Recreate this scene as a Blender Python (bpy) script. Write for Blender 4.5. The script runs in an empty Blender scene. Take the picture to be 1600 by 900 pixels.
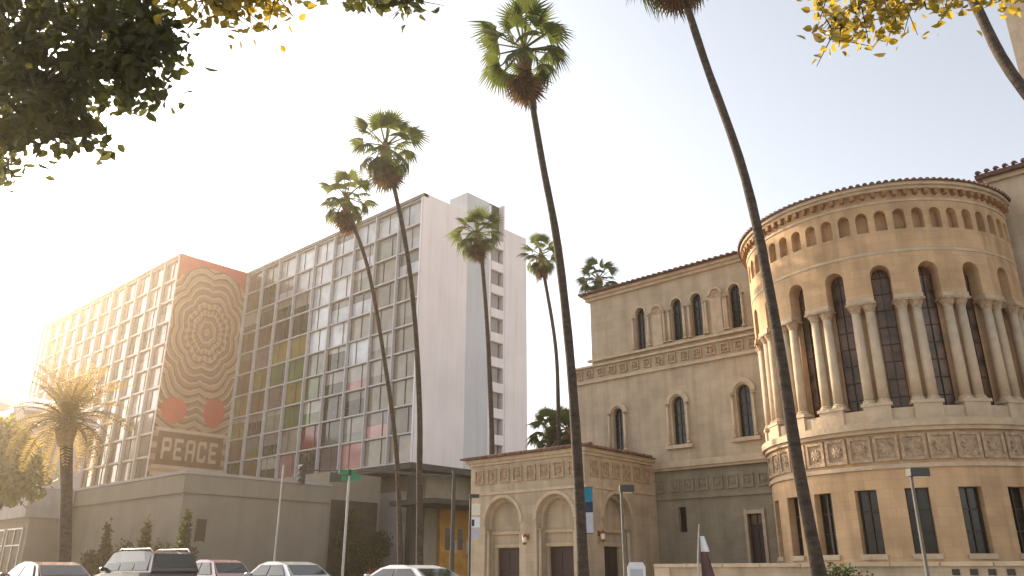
import bpy, bmesh, math, random
from mathutils import Vector, Matrix, Euler, noise
R = math.radians
PI = math.pi
rnd = random.Random(7)
scene = bpy.context.scene
col = scene.collection

# ------------------------------------------------------------------ camera
cam_d = bpy.data.cameras.new('camera')
cam = bpy.data.objects.new('camera', cam_d); col.objects.link(cam)
cam.location = (0, 0, 1.1)
cam.rotation_euler = (R(90 + 19.9), 0, R(42.0))
cam_d.sensor_width = 36; cam_d.lens = 27.6
cam_d.clip_start = 0.05; cam_d.clip_end = 6000
scene.camera = cam
# ------------------------------------------------------------------ sky and sun
SUN_AZ, SUN_EL = -86.0, 23.0           # degrees from +Y, clockwise
world = bpy.data.worlds.new('World'); scene.world = world
world.use_nodes = True
wn = world.node_tree; wn.nodes.clear()
sky = wn.nodes.new('ShaderNodeTexSky'); sky.sky_type = 'NISHITA'
sky.sun_disc = False; sky.sun_elevation = R(SUN_EL); sky.sun_rotation = R(SUN_AZ)
sky.air_density = 1.0; sky.dust_density = 2.2; sky.ozone_density = 1.0
hsv = wn.nodes.new('ShaderNodeHueSaturation'); hsv.inputs['Saturation'].default_value = 0.36
bg = wn.nodes.new('ShaderNodeBackground'); bg.inputs['Strength'].default_value = 0.15
wo = wn.nodes.new('ShaderNodeOutputWorld')
wn.links.new(sky.outputs[0], hsv.inputs['Color']); wn.links.new(hsv.outputs[0], bg.inputs[0]); wn.links.new(bg.outputs[0], wo.inputs[0])
sd = bpy.data.lights.new('sun', 'SUN'); sd.energy = 5.0; sd.angle = R(0.5); sd.color = (1.0, 0.80, 0.56)
sun = bpy.data.objects.new('sun', sd); col.objects.link(sun)
sv = Vector((math.sin(R(SUN_AZ)) * math.cos(R(SUN_EL)), math.cos(R(SUN_AZ)) * math.cos(R(SUN_EL)), math.sin(R(SUN_EL))))
sun.rotation_euler = sv.to_track_quat('Z', 'Y').to_euler()
scene.view_settings.view_transform = 'Standard'; scene.view_settings.look = 'None'
scene.view_settings.gamma = 1.0; scene.view_settings.use_curve_mapping = False
scene.view_settings.exposure = 1.0
scene.cycles.max_bounces = 6; scene.cycles.transparent_max_bounces = 6

# ------------------------------------------------------------------ materials
def mat(name, c, rough=0.7, var=0.12, scale=1.5, bump=0.0, bscale=12, metal=0.0, spec=0.5, ior=None, trans=None, obj_var=0.0, stain=0.0):
    m = bpy.data.materials.new(name); m.use_nodes = True
    nt = m.node_tree; b = nt.nodes['Principled BSDF']; L = nt.links
    b.inputs['Roughness'].default_value = rough; b.inputs['Metallic'].default_value = metal
    b.inputs['Specular IOR Level'].default_value = spec
    if ior: b.inputs['IOR'].default_value = ior
    geo = nt.nodes.new('ShaderNodeNewGeometry')
    n = nt.nodes.new('ShaderNodeTexNoise'); n.inputs['Scale'].default_value = scale; n.inputs['Detail'].default_value = 6
    L.new(geo.outputs['Position'], n.inputs['Vector'])
    mr = nt.nodes.new('ShaderNodeMapRange'); mr.inputs[1].default_value = 0.3; mr.inputs[2].default_value = 0.7
    mr.inputs[3].default_value = 1 - var; mr.inputs[4].default_value = 1 + var
    L.new(n.outputs['Fac'], mr.inputs[0])
    val = mr.outputs[0]
    if obj_var:
        oi = nt.nodes.new('ShaderNodeObjectInfo')
        m2 = nt.nodes.new('ShaderNodeMapRange'); m2.inputs[3].default_value = 1 - obj_var; m2.inputs[4].default_value = 1 + obj_var
        L.new(oi.outputs['Random'], m2.inputs[0])
        mu = nt.nodes.new('ShaderNodeMath'); mu.operation = 'MULTIPLY'; L.new(val, mu.inputs[0]); L.new(m2.outputs[0], mu.inputs[1]); val = mu.outputs[0]
    if stain:
        mp = nt.nodes.new('ShaderNodeMapping'); mp.inputs['Scale'].default_value = (1.6, 1.6, 0.09)
        L.new(geo.outputs['Position'], mp.inputs['Vector'])
        n3 = nt.nodes.new('ShaderNodeTexNoise'); n3.inputs['Scale'].default_value = 1.0; n3.inputs['Detail'].default_value = 5
        L.new(mp.outputs[0], n3.inputs['Vector'])
        m3 = nt.nodes.new('ShaderNodeMapRange'); m3.inputs[1].default_value = 0.45; m3.inputs[2].default_value = 0.75
        m3.inputs[3].default_value = 1.0; m3.inputs[4].default_value = 1 - stain
        L.new(n3.outputs['Fac'], m3.inputs[0])
        mu = nt.nodes.new('ShaderNodeMath'); mu.operation = 'MULTIPLY'; L.new(val, mu.inputs[0]); L.new(m3.outputs[0], mu.inputs[1]); val = mu.outputs[0]
    vm = nt.nodes.new('ShaderNodeVectorMath'); vm.operation = 'SCALE'
    vm.inputs[0].default_value = c[:3]; L.new(val, vm.inputs['Scale'])
    L.new(vm.outputs[0], b.inputs['Base Color'])
    if bump:
        n2 = nt.nodes.new('ShaderNodeTexNoise'); n2.inputs['Scale'].default_value = bscale; n2.inputs['Detail'].default_value = 5
        L.new(geo.outputs['Position'], n2.inputs['Vector'])
        bp = nt.nodes.new('ShaderNodeBump'); bp.inputs['Strength'].default_value = bump; bp.inputs['Distance'].default_value = 0.05
        L.new(n2.outputs['Fac'], bp.inputs['Height']); L.new(bp.outputs[0], b.inputs['Normal'])
    if trans:
        t = nt.nodes.new('ShaderNodeBsdfTranslucent'); t.inputs[0].default_value = (*trans, 1)
        if obj_var == 0:
            ob = nt.nodes.new('ShaderNodeVectorMath'); ob.operation = 'SCALE'; ob.inputs[0].default_value = trans; L.new(val, ob.inputs['Scale']); L.new(ob.outputs[0], t.inputs[0])
        ad = nt.nodes.new('ShaderNodeMixShader'); ad.inputs[0].default_value = 0.5
        L.new(b.outputs[0], ad.inputs[1]); L.new(t.outputs[0], ad.inputs[2])
        L.new(ad.outputs[0], nt.nodes['Material Output'].inputs[0])
    return m

def ashlar(m, cyl=None, bw=1.1, bh=0.55, amt=0.10, c0=1.0):
    """faint stone coursing multiplied into a mat() material"""
    nt = m.node_tree; L = nt.links; b = nt.nodes['Principled BSDF']
    geo = nt.nodes.new('ShaderNodeNewGeometry'); sx = nt.nodes.new('ShaderNodeSeparateXYZ'); L.new(geo.outputs['Position'], sx.inputs[0])
    cb = nt.nodes.new('ShaderNodeCombineXYZ')
    if cyl:
        a1 = nt.nodes.new('ShaderNodeMath'); a1.operation = 'SUBTRACT'; a1.inputs[1].default_value = cyl[0]; L.new(sx.outputs[0], a1.inputs[0])
        a2 = nt.nodes.new('ShaderNodeMath'); a2.operation = 'SUBTRACT'; a2.inputs[0].default_value = cyl[1]; L.new(sx.outputs[1], a2.inputs[1])
        at = nt.nodes.new('ShaderNodeMath'); at.operation = 'ARCTAN2'; L.new(a1.outputs[0], at.inputs[0]); L.new(a2.outputs[0], at.inputs[1])
        u = nt.nodes.new('ShaderNodeMath'); u.operation = 'MULTIPLY'; u.inputs[1].default_value = cyl[2]; L.new(at.outputs[0], u.inputs[0])
    else:
        u = nt.nodes.new('ShaderNodeMath'); u.operation = 'ADD'; L.new(sx.outputs[0], u.inputs[0]); L.new(sx.outputs[1], u.inputs[1])
    L.new(u.outputs[0], cb.inputs[0]); L.new(sx.outputs[2], cb.inputs[1])
    br = nt.nodes.new('ShaderNodeTexBrick'); br.inputs['Scale'].default_value = 1.0
    br.inputs['Brick Width'].default_value = bw; br.inputs['Row Height'].default_value = bh; br.inputs['Mortar Size'].default_value = 0.018; br.inputs['Mortar Smooth'].default_value = 0.4
    br.inputs['Color1'].default_value = (1, 1, 1, 1); br.inputs['Color2'].default_value = (1 - amt,) * 3 + (1,); br.inputs['Mortar'].default_value = (0.85, 0.84, 0.82, 1)
    L.new(cb.outputs[0], br.inputs['Vector'])
    src = b.inputs['Base Color'].links[0].from_socket
    mx = nt.nodes.new('ShaderNodeVectorMath'); mx.operation = 'MULTIPLY'
    L.new(src, mx.inputs[0]); L.new(br.outputs['Color'], mx.inputs[1]); L.new(mx.outputs[0], b.inputs['Base Color'])
    return m

CX, CY, RA = -12.69, 45.0, 6.827         # apse centre and radius
M = {}
M['stone'] = ashlar(mat('warm_stone', (0.50, 0.405, 0.295), 0.9, 0.15, 0.7, 0.25, 9, spec=0.2, stain=0.28))
M['stone_round'] = ashlar(mat('warm_stone_round', (0.59, 0.40, 0.235), 0.9, 0.17, 0.6, 0.25, 9, spec=0.2, stain=0.30), (CX, CY, RA), 0.8, 0.42, 0.13)
M['trim'] = mat('stone_trim', (0.53, 0.42, 0.30), 0.9, 0.14, 2.0, 0.25, 14, spec=0.2, stain=0.12)
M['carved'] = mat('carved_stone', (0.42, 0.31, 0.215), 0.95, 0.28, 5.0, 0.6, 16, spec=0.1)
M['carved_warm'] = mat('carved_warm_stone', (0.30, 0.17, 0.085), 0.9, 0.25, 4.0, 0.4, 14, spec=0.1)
M['grey_shaded_stone'] = ashlar(mat('grey_shaded_base_stone', (0.33, 0.285, 0.21), 0.9, 0.15, 0.8, 0.3, 9, spec=0.2, stain=0.2), None, 1.2, 0.6)  # darker copy of the stone: shade beside the porch put into the colour
M['tile'] = mat('clay_roof_tile', (0.17, 0.085, 0.06), 0.85, 0.3, 3, 0.2, 14, obj_var=0.25)
M['darkglass'] = mat('dark_window_glass', (0.025, 0.022, 0.018), 0.12, 0.3, 2, spec=0.6)
M['shade_glass'] = mat('dull_shop_glass', (0.045, 0.045, 0.03), 0.6, 0.5, 0.8, spec=0.2)
M['stained'] = mat('leaded_brown_glass', (0.115, 0.062, 0.034), 0.25, 0.7, 1.2, 0.3, 10, spec=0.5)
M['lead'] = mat('dark_lead', (0.045, 0.034, 0.025), 0.6)
M['door'] = mat('dark_red_door', (0.045, 0.018, 0.014), 0.5, 0.2, 6)
M['white'] = mat('white_plaster', (0.86, 0.785, 0.775), 0.85, 0.07, 0.16, 0.05, 6, stain=0.10)
M['concrete'] = mat('grey_concrete', (0.36, 0.34, 0.33), 0.9, 0.1, 0.6, 0.15, 9, stain=0.1)
M['greywhite'] = mat('grey_white_plaster', (0.60, 0.61, 0.63), 0.85, 0.06, 0.2, 0.05, 6, stain=0.08)
M['podium'] = mat('podium_render', (0.25, 0.22, 0.175), 0.9, 0.08, 0.5, 0.15, 10, stain=0.10)
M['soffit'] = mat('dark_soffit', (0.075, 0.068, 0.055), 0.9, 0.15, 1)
M['frame'] = mat('window_grid_metal', (0.52, 0.51, 0.52), 0.5, 0.08, 2, metal=0.0)
M['frame_dark'] = mat('dark_coping_metal', (0.16, 0.155, 0.15), 0.6)
M['frame_l'] = mat('window_grid_metal_pale', (0.55, 0.50, 0.46), 0.5, 0.08, 2)
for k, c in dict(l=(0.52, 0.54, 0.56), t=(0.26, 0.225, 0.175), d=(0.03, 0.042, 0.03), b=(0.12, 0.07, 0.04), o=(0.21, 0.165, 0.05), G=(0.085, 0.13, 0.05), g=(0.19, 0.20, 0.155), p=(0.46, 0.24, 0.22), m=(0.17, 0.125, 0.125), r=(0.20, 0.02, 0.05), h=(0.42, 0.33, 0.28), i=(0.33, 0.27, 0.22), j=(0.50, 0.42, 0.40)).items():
    M['pane_' + k] = mat('curtain_reflection_pane_' + {'l': 'pale', 't': 'tan', 'd': 'dark', 'b': 'brown', 'o': 'olive', 'G': 'green', 'g': 'grey', 'p': 'pink', 'm': 'mauve', 'r': 'red', 'h': 'beige', 'i': 'taupe', 'j': 'blush'}[k], c, 0.07, 0.25, 0.5, spec=0.5, ior=1.55, obj_var=0.30)  # pane tones hold painted reflections and flare as well as curtain colour
M['blind'] = mat('window_blind', (0.27, 0.25, 0.22), 0.12, 0.15, 0.6, ior=1.55, obj_var=0.6)
M['asphalt'] = mat('asphalt', (0.05, 0.05, 0.052), 0.9, 0.2, 0.5, 0.3, 60)
M['paving'] = mat('paving', (0.36, 0.33, 0.29), 0.9, 0.12, 0.8, 0.15, 30)
M['paint'] = mat('road_paint', (0.75, 0.74, 0.70), 0.8)
M['kerb'] = mat('kerb_concrete', (0.34, 0.32, 0.30), 0.9)
M['soil'] = mat('ground_soil', (0.30, 0.26, 0.20), 0.95, 0.2, 0.2)
M['bark'] = mat('palm_bark', (0.06, 0.044, 0.031), 0.95, 0.45, 3, 1.0, 6)
M['bark2'] = mat('tree_bark', (0.06, 0.045, 0.03), 0.95, 0.3, 6, 0.8, 25)
M['frond'] = mat('palm_frond', (0.060, 0.085, 0.030), 0.55, 0.25, 2, trans=(0.13, 0.16, 0.035), obj_var=0.3)
M['frond_dead'] = mat('dead_palm_frond', (0.15, 0.095, 0.05), 0.9, 0.3, 2, trans=(0.16, 0.09, 0.04), obj_var=0.3)
M['boot'] = mat('palm_leaf_bases', (0.27, 0.17, 0.085), 0.9, 0.35, 6, 0.6, 18)
M['datefrond'] = mat('date_palm_frond', (0.15, 0.13, 0.05), 0.5, 0.25, 2, trans=(0.46, 0.32, 0.10), obj_var=0.25)
M['leaf_dark'] = mat('broad_leaf_dark', (0.045, 0.055, 0.022), 0.45, 0.35, 3, trans=(0.10, 0.105, 0.02))
M['leaf_olive'] = mat('broad_leaf_olive', (0.11, 0.115, 0.035), 0.5, 0.4, 2, trans=(0.34, 0.30, 0.07))
M['leaf_sunlit'] = mat('broad_leaf_sunlit', (0.12, 0.11, 0.022), 0.45, 0.4, 5, trans=(0.52, 0.37, 0.035))  # sunlit copy of the leaf: sun glow put into the yellow
M['shrub'] = mat('shrub_leaf', (0.055, 0.075, 0.03), 0.6, 0.4, 4, trans=(0.07, 0.09, 0.02))
M['shrub_olive'] = mat('shrub_leaf_olive', (0.11, 0.095, 0.04), 0.6, 0.4, 4, trans=(0.1, 0.1, 0.03))
M['shrub_red'] = mat('red_flowers', (0.30, 0.09, 0.06), 0.7, 0.5, 6)
M['metal_dark'] = mat('dark_painted_metal', (0.05, 0.045, 0.038), 0.5)
M['metal_mid'] = mat('brown_painted_metal', (0.13, 0.115, 0.095), 0.5)
M['metal_pale'] = mat('galvanised_metal', (0.42, 0.41, 0.38), 0.45, metal=0.3)
M['green_sign'] = mat('green_sign_face', (0.02, 0.22, 0.09), 0.5, 0.05)
M['sign_white'] = mat('white_sign_face', (0.72, 0.74, 0.76), 0.5, 0.05)
M['banner_blue'] = mat('banner_blue', (0.02, 0.22, 0.33), 0.8, 0.1)
M['banner_navy'] = mat('banner_navy', (0.03, 0.04, 0.09), 0.8, 0.1)
M['banner_pale'] = mat('banner_pale', (0.50, 0.50, 0.56), 0.8, 0.1)
M['maroon'] = mat('maroon_cloth', (0.11, 0.06, 0.06), 0.9, 0.2)
M['orange_wall'] = mat('orange_render', (0.55, 0.27, 0.05), 0.85, 0.2, 1.0)
M['tan_wall'] = mat('tan_render', (0.34, 0.29, 0.21), 0.9, 0.12, 1.0)
M['pale_wall'] = mat('pale_render', (0.60, 0.53, 0.52), 0.9, 0.08, 0.4)
M['oldred'] = mat('mural_red', (0.50, 0.055, 0.03), 0.8, 0.18, 0.8)
M['oldred2'] = mat('mural_dark_red', (0.42, 0.025, 0.02), 0.8, 0.18, 0.8)
M['cream'] = mat('mural_cream', (0.55, 0.42, 0.30), 0.85, 0.15, 1.2)
M['umber'] = mat('mural_umber', (0.12, 0.045, 0.022), 0.85, 0.2, 1.2)
M['copper'] = mat('lantern_copper', (0.22, 0.09, 0.03), 0.5, metal=0.5)
M['lamp_glass'] = mat('lantern_glass', (0.75, 0.68, 0.55), 0.3)
M['rubber'] = mat('tyre_rubber', (0.02, 0.02, 0.02), 0.8)
M['chrome'] = mat('bright_metal', (0.6, 0.6, 0.6), 0.2, metal=0.9)
M['carglass'] = mat('car_window_glass', (0.02, 0.025, 0.022), 0.05, spec=0.8)
M['red_lens'] = mat('tail_lamp_red', (0.35, 0.02, 0.02), 0.2)
def paint(n, c): 
    m = mat(n, c, 0.25, 0.03, 2); m.node_tree.nodes['Principled BSDF'].inputs['Coat Weight'].default_value = 0.8; return m
M['car_dark'] = paint('car_paint_charcoal', (0.055, 0.045, 0.05))
M['car_red'] = paint('car_paint_terracotta', (0.30, 0.13, 0.10))
M['car_pink'] = paint('car_paint_rose', (0.55, 0.33, 0.33))
M['car_silver'] = paint('car_paint_silver', (0.62, 0.64, 0.62))
M['car_white'] = paint('car_paint_white', (0.72, 0.70, 0.72))

_nt = M['bark'].node_tree
for _n in _nt.nodes:
    if _n.type == 'TEX_NOISE':
        _mp = _nt.nodes.new('ShaderNodeMapping'); _mp.inputs['Scale'].default_value = (1, 1, 2.6)
        _l = _n.inputs['Vector'].links[0].from_socket; _nt.links.new(_l, _mp.inputs['Vector']); _nt.links.new(_mp.outputs[0], _n.inputs['Vector'])
def mural_material():
    m = bpy.data.materials.new('mural_painted_rings'); m.use_nodes = True
    nt = m.node_tree; b = nt.nodes['Principled BSDF']; b.inputs['Roughness'].default_value = 0.85; L = nt.links
    tc = nt.nodes.new('ShaderNodeTexCoord'); sx = nt.nodes.new('ShaderNodeSeparateXYZ'); L.new(tc.outputs['Object'], sx.inputs[0])
    def mth(op, a, c=None, clamp=False):
        n = nt.nodes.new('ShaderNodeMath'); n.operation = op; n.use_clamp = clamp
        for i, v in enumerate((a, c)):
            if v is None: continue
            if isinstance(v, (int, float)): n.inputs[i].default_value = v
            else: L.new(v, n.inputs[i])
        return n.outputs[0]
    y = sx.outputs[1]; z = mth('DIVIDE', sx.outputs[2], 1.36)
    r = mth('SQRT', mth('ADD', mth('MULTIPLY', y, y), mth('MULTIPLY', z, z)))
    th = mth('ARCTAN2', z, y)
    petal = mth('ABSOLUTE', mth('SINE', mth('MULTIPLY', th, 4.0)))
    amp = mth('MULTIPLY', mth('MULTIPLY', petal, 0.11), r)
    amp = mth('MINIMUM', amp, 0.7)
    rr = mth('SUBTRACT', r, amp)
    nz = nt.nodes.new('ShaderNodeTexNoise'); nz.inputs['Scale'].default_value = 1.3; nz.inputs['Detail'].default_value = 3
    L.new(tc.outputs['Object'], nz.inputs['Vector'])
    rr = mth('ADD', rr, mth('MULTIPLY', mth('SUBTRACT', nz.outputs['Fac'], 0.5), 0.35))
    w = mth('SINE', mth('MULTIPLY', rr, 7.6))
    w = mth('ADD', mth('MULTIPLY', w, 0.75), mth('MULTIPLY', mth('SINE', mth('ADD', mth('MULTIPLY', rr, 17.0), mth('MULTIPLY', th, 2.0))), 0.62))
    spk = mth('MULTIPLY', mth('SINE', mth('MULTIPLY', th, 24.0)), 0.55)
    inner = mth('LESS_THAN', r, 3.3)
    w = mth('ADD', w, mth('MULTIPLY', spk, inner))
    f = mth('ADD', mth('MULTIPLY', w, 0.7), mth('ADD', 0.27, mth('MULTIPLY', nz.outputs['Fac'], 0.35)), True)
    mix = nt.nodes.new('ShaderNodeMix'); mix.data_type = 'RGBA'; L.new(f, mix.inputs[0])
    mix.inputs[6].default_value = (0.11, 0.038, 0.018, 1); mix.inputs[7].default_value = (0.50, 0.33, 0.205, 1)
    # deep red field beyond the rings at the top edge
    top = mth('MULTIPLY', mth('GREATER_THAN', r, 6.15), mth('GREATER_THAN', sx.outputs[2], 5.0))
    top2 = mth('GREATER_THAN', sx.outputs[2], 9.3)
    tp = mth('MAXIMUM', top2, mth('MULTIPLY', top, mth('GREATER_THAN', r, 7.1)))
    mx2 = nt.nodes.new('ShaderNodeMix'); mx2.data_type = 'RGBA'; L.new(tp, mx2.inputs[0]); L.new(mix.outputs[2], mx2.inputs[6]); mx2.inputs[7].default_value = (0.42, 0.045, 0.05, 1)
    # plain horizontal stripes below the rosette
    low = mth('LESS_THAN', sx.outputs[2], -14.0)
    st = mth('GREATER_THAN', mth('SINE', mth('MULTIPLY', sx.outputs[2], 4.2)), 0.0)
    mx4 = nt.nodes.new('ShaderNodeMix'); mx4.data_type = 'RGBA'; L.new(st, mx4.inputs[0]); mx4.inputs[6].default_value = (0.19, 0.085, 0.045, 1); mx4.inputs[7].default_value = (0.42, 0.29, 0.19, 1)
    mx3 = nt.nodes.new('ShaderNodeMix'); mx3.data_type = 'RGBA'; L.new(low, mx3.inputs[0]); L.new(mx2.outputs[2], mx3.inputs[6]); L.new(mx4.outputs[2], mx3.inputs[7])
    L.new(mx3.outputs[2], b.inputs['Base Color'])
    return m
M['mural'] = mural_material()

# ------------------------------------------------------------------ helpers
class MB:
    def __init__(s): s.v = []; s.f = []; s.smooth = False
    def quad(s, *p):
        i = len(s.v); s.v += [tuple(q) for q in p]; s.f.append(tuple(range(i, i + len(p))))
    def box(s, x0, x1, y0, y1, z0, z1):
        i = len(s.v)
        s.v += [(x0, y0, z0), (x1, y0, z0), (x1, y1, z0), (x0, y1, z0), (x0, y0, z1), (x1, y0, z1), (x1, y1, z1), (x0, y1, z1)]
        s.f += [tuple(i + k for k in q) for q in ((0, 3, 2, 1), (4, 5, 6, 7), (0, 1, 5, 4), (1, 2, 6, 5), (2, 3, 7, 6), (3, 0, 4, 7))]
        return s
    def prism(s, poly, y0, y1):          # poly in (x,z), extruded along y
        i = len(s.v); n = len(poly)
        s.v += [(x, y0, z) for x, z in poly] + [(x, y1, z) for x, z in poly]
        s.f.append(tuple(range(i, i + n))); s.f.append(tuple(range(i + 2 * n - 1, i + n - 1, -1)))
        for k in range(n): s.f.append((i + (k + 1) % n, i + k, i + n + k, i + n + (k + 1) % n))
        return s
    def tube(s, pts, rads, n=8, cap=True):
        i = len(s.v); pts = [Vector(p) for p in pts]
        for k, p in enumerate(pts):
            d = (pts[min(k + 1, len(pts) - 1)] - pts[max(k - 1, 0)]).normalized()
            a = d.cross(Vector((0, 1, 0)) if abs(d.y) < 0.9 else Vector((1, 0, 0))).normalized(); b = d.cross(a)
            r = rads[k] if isinstance(rads, (list, tuple)) else rads
            s.v += [tuple(p + a * (r * math.cos(2 * PI * j / n)) + b * (r * math.sin(2 * PI * j / n))) for j in range(n)]
        for k in range(len(pts) - 1):
            for j in range(n):
                s.f.append((i + k * n + j, i + k * n + (j + 1) % n, i + (k + 1) * n + (j + 1) % n, i + (k + 1) * n + j))
        if cap:
            s.f.append(tuple(i + j for j in range(n - 1, -1, -1))); s.f.append(tuple(i + (len(pts) - 1) * n + j for j in range(n)))
        return s
    def lathe(s, prof, n=14, c=(0, 0, 0)):   # prof [(r,z)]
        i = len(s.v)
        for r, z in prof: s.v += [(c[0] + r * math.cos(2 * PI * j / n), c[1] + r * math.sin(2 * PI * j / n), c[2] + z) for j in range(n)]
        for k in range(len(prof) - 1):
            for j in range(n): s.f.append((i + k * n + j, i + k * n + (j + 1) % n, i + (k + 1) * n + (j + 1) % n, i + (k + 1) * n + j))
        s.f.append(tuple(i + j for j in range(n - 1, -1, -1))); s.f.append(tuple(i + (len(prof) - 1) * n + j for j in range(n)))
        return s
    def mesh(s, name, m):
        me = bpy.data.meshes.new(name); me.from_pydata(s.v, [], s.f)
        if m: me.materials.append(m)
        if s.smooth:
            me.polygons.foreach_set('use_smooth', [True] * len(me.polygons))
        me.update(); return me
    def build(s, name, m, parent=None, world=True, bevel=0):
        return put(name, s.mesh(name, m), parent, world, bevel)

def put(name, me, parent=None, world=False, bevel=0):
    o = bpy.data.objects.new(name, me); col.objects.link(o)
    if parent:
        o.parent = parent
        if world: o.matrix_parent_inverse = Matrix.Translation(-root_loc(parent))
    if bevel:
        b = o.modifiers.new('bevel', 'BEVEL'); b.width = bevel; b.segments = 1; b.limit_method = 'ANGLE'
    return o
def root_loc(o):
    """world position of a parent built in world coordinates"""
    if o.type == 'EMPTY': return o.location.copy()
    return Vector((0, 0, 0))
def sub(name, mb, m, part):                 # a sub-part whose part is a mesh built in world coordinates
    return mb.build(name, m, part)
def tag(o, label=None, cat=None, group=None, kind=None):
    for k, v in (('label', label), ('category', cat), ('group', group), ('kind', kind)):
        if v: o[k] = v
    return o
def thing(name, label, cat, loc=(0, 0, 0), group=None, rz=0):
    o = bpy.data.objects.new(name, None); col.objects.link(o); o.location = loc; o.rotation_euler = (0, 0, rz)
    o.empty_display_size = 0.3
    return tag(o, label, cat, group)
def inst(name, me, parent, mtx):            # a part sharing mesh data, matrix in world coordinates
    o = bpy.data.objects.new(name, me); col.objects.link(o); o.parent = parent
    o.matrix_parent_inverse = Matrix.Translation(-root_loc(parent)); o.matrix_basis = mtx
    return o
def copy_tree(o, parent=None):
    c = o.copy(); col.objects.link(c); c.parent = parent
    for ch in o.children: copy_tree(ch, c)
    return c

def arched_wall(mb, u0, u1, z0, z1, ops, depth, mp, du=None, back=False):
    """wall skin with openings (ul, ur, zbottom, zspring, arched); mp(u, d, z) -> point"""
    us = {u0, u1}
    for ul, ur, zb, zs, ar in ops:
        n = 10 if ar else 1
        for k in range(n + 1): us.add(ul + (ur - ul) * (0.5 - 0.5 * math.cos(PI * k / n) if ar else k / n))
    if du:
        k = int((u1 - u0) / du)
        for j in range(1, k): us.add(u0 + (u1 - u0) * j / k)
    us = sorted(us); ded = [us[0]]
    for u in us[1:]:
        if u - ded[-1] > 1e-5: ded.append(u)
    def top(op, u):
        ul, ur, zb, zs, ar = op
        if not ar: return zs
        h = (ur - ul) / 2; q = max(0, h * h - (u - (ul + ur) / 2) ** 2); return zs + math.sqrt(q)
    for a, b in zip(ded, ded[1:]):
        mid = (a + b) / 2
        op = next((o for o in ops if o[0] < mid < o[1]), None)
        if not op:
            mb.quad(mp(a, 0, z0), mp(b, 0, z0), mp(b, 0, z1), mp(a, 0, z1))
            continue
        ta, tb = top(op, a), top(op, b)
        mb.quad(mp(a, 0, ta), mp(b, 0, tb), mp(b, 0, z1), mp(a, 0, z1))
        mb.quad(mp(a, 0, ta), mp(a, depth, ta), mp(b, depth, tb), mp(b, 0, tb))
        if op[2] > z0:
            mb.quad(mp(a, 0, z0), mp(b, 0, z0), mp(b, 0, op[2]), mp(a, 0, op[2]))
            mb.quad(mp(a, 0, op[2]), mp(b, 0, op[2]), mp(b, depth, op[2]), mp(a, depth, op[2]))
        if back: mb.quad(mp(a, depth, max(op[2], z0)), mp(b, depth, max(op[2], z0)), mp(b, depth, tb), mp(a, depth, ta))
    for ul, ur, zb, zs, ar in ops:
        zb = max(zb, z0)
        mb.quad(mp(ul, 0, zb), mp(ul, depth, zb), mp(ul, depth, zs), mp(ul, 0, zs))
        mb.quad(mp(ur, depth, zb), mp(ur, 0, zb), mp(ur, 0, zs), mp(ur, depth, zs))
def pane_poly(mb, ul, ur, zb, zs, ar, d, mp, n=10):
    if not ar: mb.quad(mp(ul, d, zb), mp(ur, d, zb), mp(ur, d, zs), mp(ul, d, zs)); return
    h = (ur - ul) / 2; c = (ul + ur) / 2
    pts = [mp(ul, d, zb), mp(ur, d, zb)] + [mp(c + h * math.cos(PI * k / n), d, zs + h * math.sin(PI * k / n)) for k in range(n + 1)]
    mb.quad(*pts)
def bar(mb, mp, ua, ub, za, zb, d0, d1):
    p = [mp(u, d, z) for z in (za, zb) for d in (d0, d1) for u in (ua, ub)]
    i = len(mb.v); mb.v += [tuple(q) for q in p]
    mb.f += [tuple(i + k for k in q) for q in ((0, 1, 5, 4), (2, 6, 7, 3), (0, 4, 6, 2), (1, 3, 7, 5), (4, 5, 7, 6), (0, 2, 3, 1))]
def window(root, ul, ur, zb, zs, ar, d, mp, glass, frame=True, name='window', nv=1, nh=3, bw=0.05):
    mb = MB(); pane_poly(mb, ul, ur, zb, zs, ar, d, mp); w = mb.build(name, glass, root)
    if frame:
        fb = MB(); t = bw
        for k in range(1, nv + 1):
            u = ul + (ur - ul) * k / (nv + 1); bar(fb, mp, u - t / 2, u + t / 2, zb, zs + ((ur - ul) / 2 * 0.9 if ar and nv == 1 else 0), d - 0.06, d - 0.004)
        for k in range(0, nh + 1):
            z = zb + (zs - zb) * k / nh; bar(fb, mp, ul, ur, z - t / 2, z + t / 2, d - 0.05, d - 0.006)
        bar(fb, mp, ul, ul + t, zb, zs, d - 0.055, d - 0.005); bar(fb, mp, ur - t, ur, zb, zs, d - 0.055, d - 0.005)
        sub('window_frame', fb, M['lead'], w)
    return w
def ring(mb, mp, ua, ub, za, zb, d0, d1, n):
    for k in range(n):
        a = ua + (ub - ua) * k / n; b = ua + (ub - ua) * (k + 1) / n
        mb.quad(mp(a, d0, za), mp(b, d0, za), mp(b, d0, zb), mp(a, d0, zb))
        mb.quad(mp(a, d0, zb), mp(b, d0, zb), mp(b, d1, zb), mp(a, d1, zb))
        mb.quad(mp(a, d1, za), mp(b, d1, za), mp(b, d0, za), mp(a, d0, za))
    mb.quad(mp(ua, d1, za), mp(ua, d0, za), mp(ua, d0, zb), mp(ua, d1, zb)); mb.quad(mp(ub, d0, za), mp(ub, d1, za), mp(ub, d1, zb), mp(ub, d0, zb))

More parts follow.
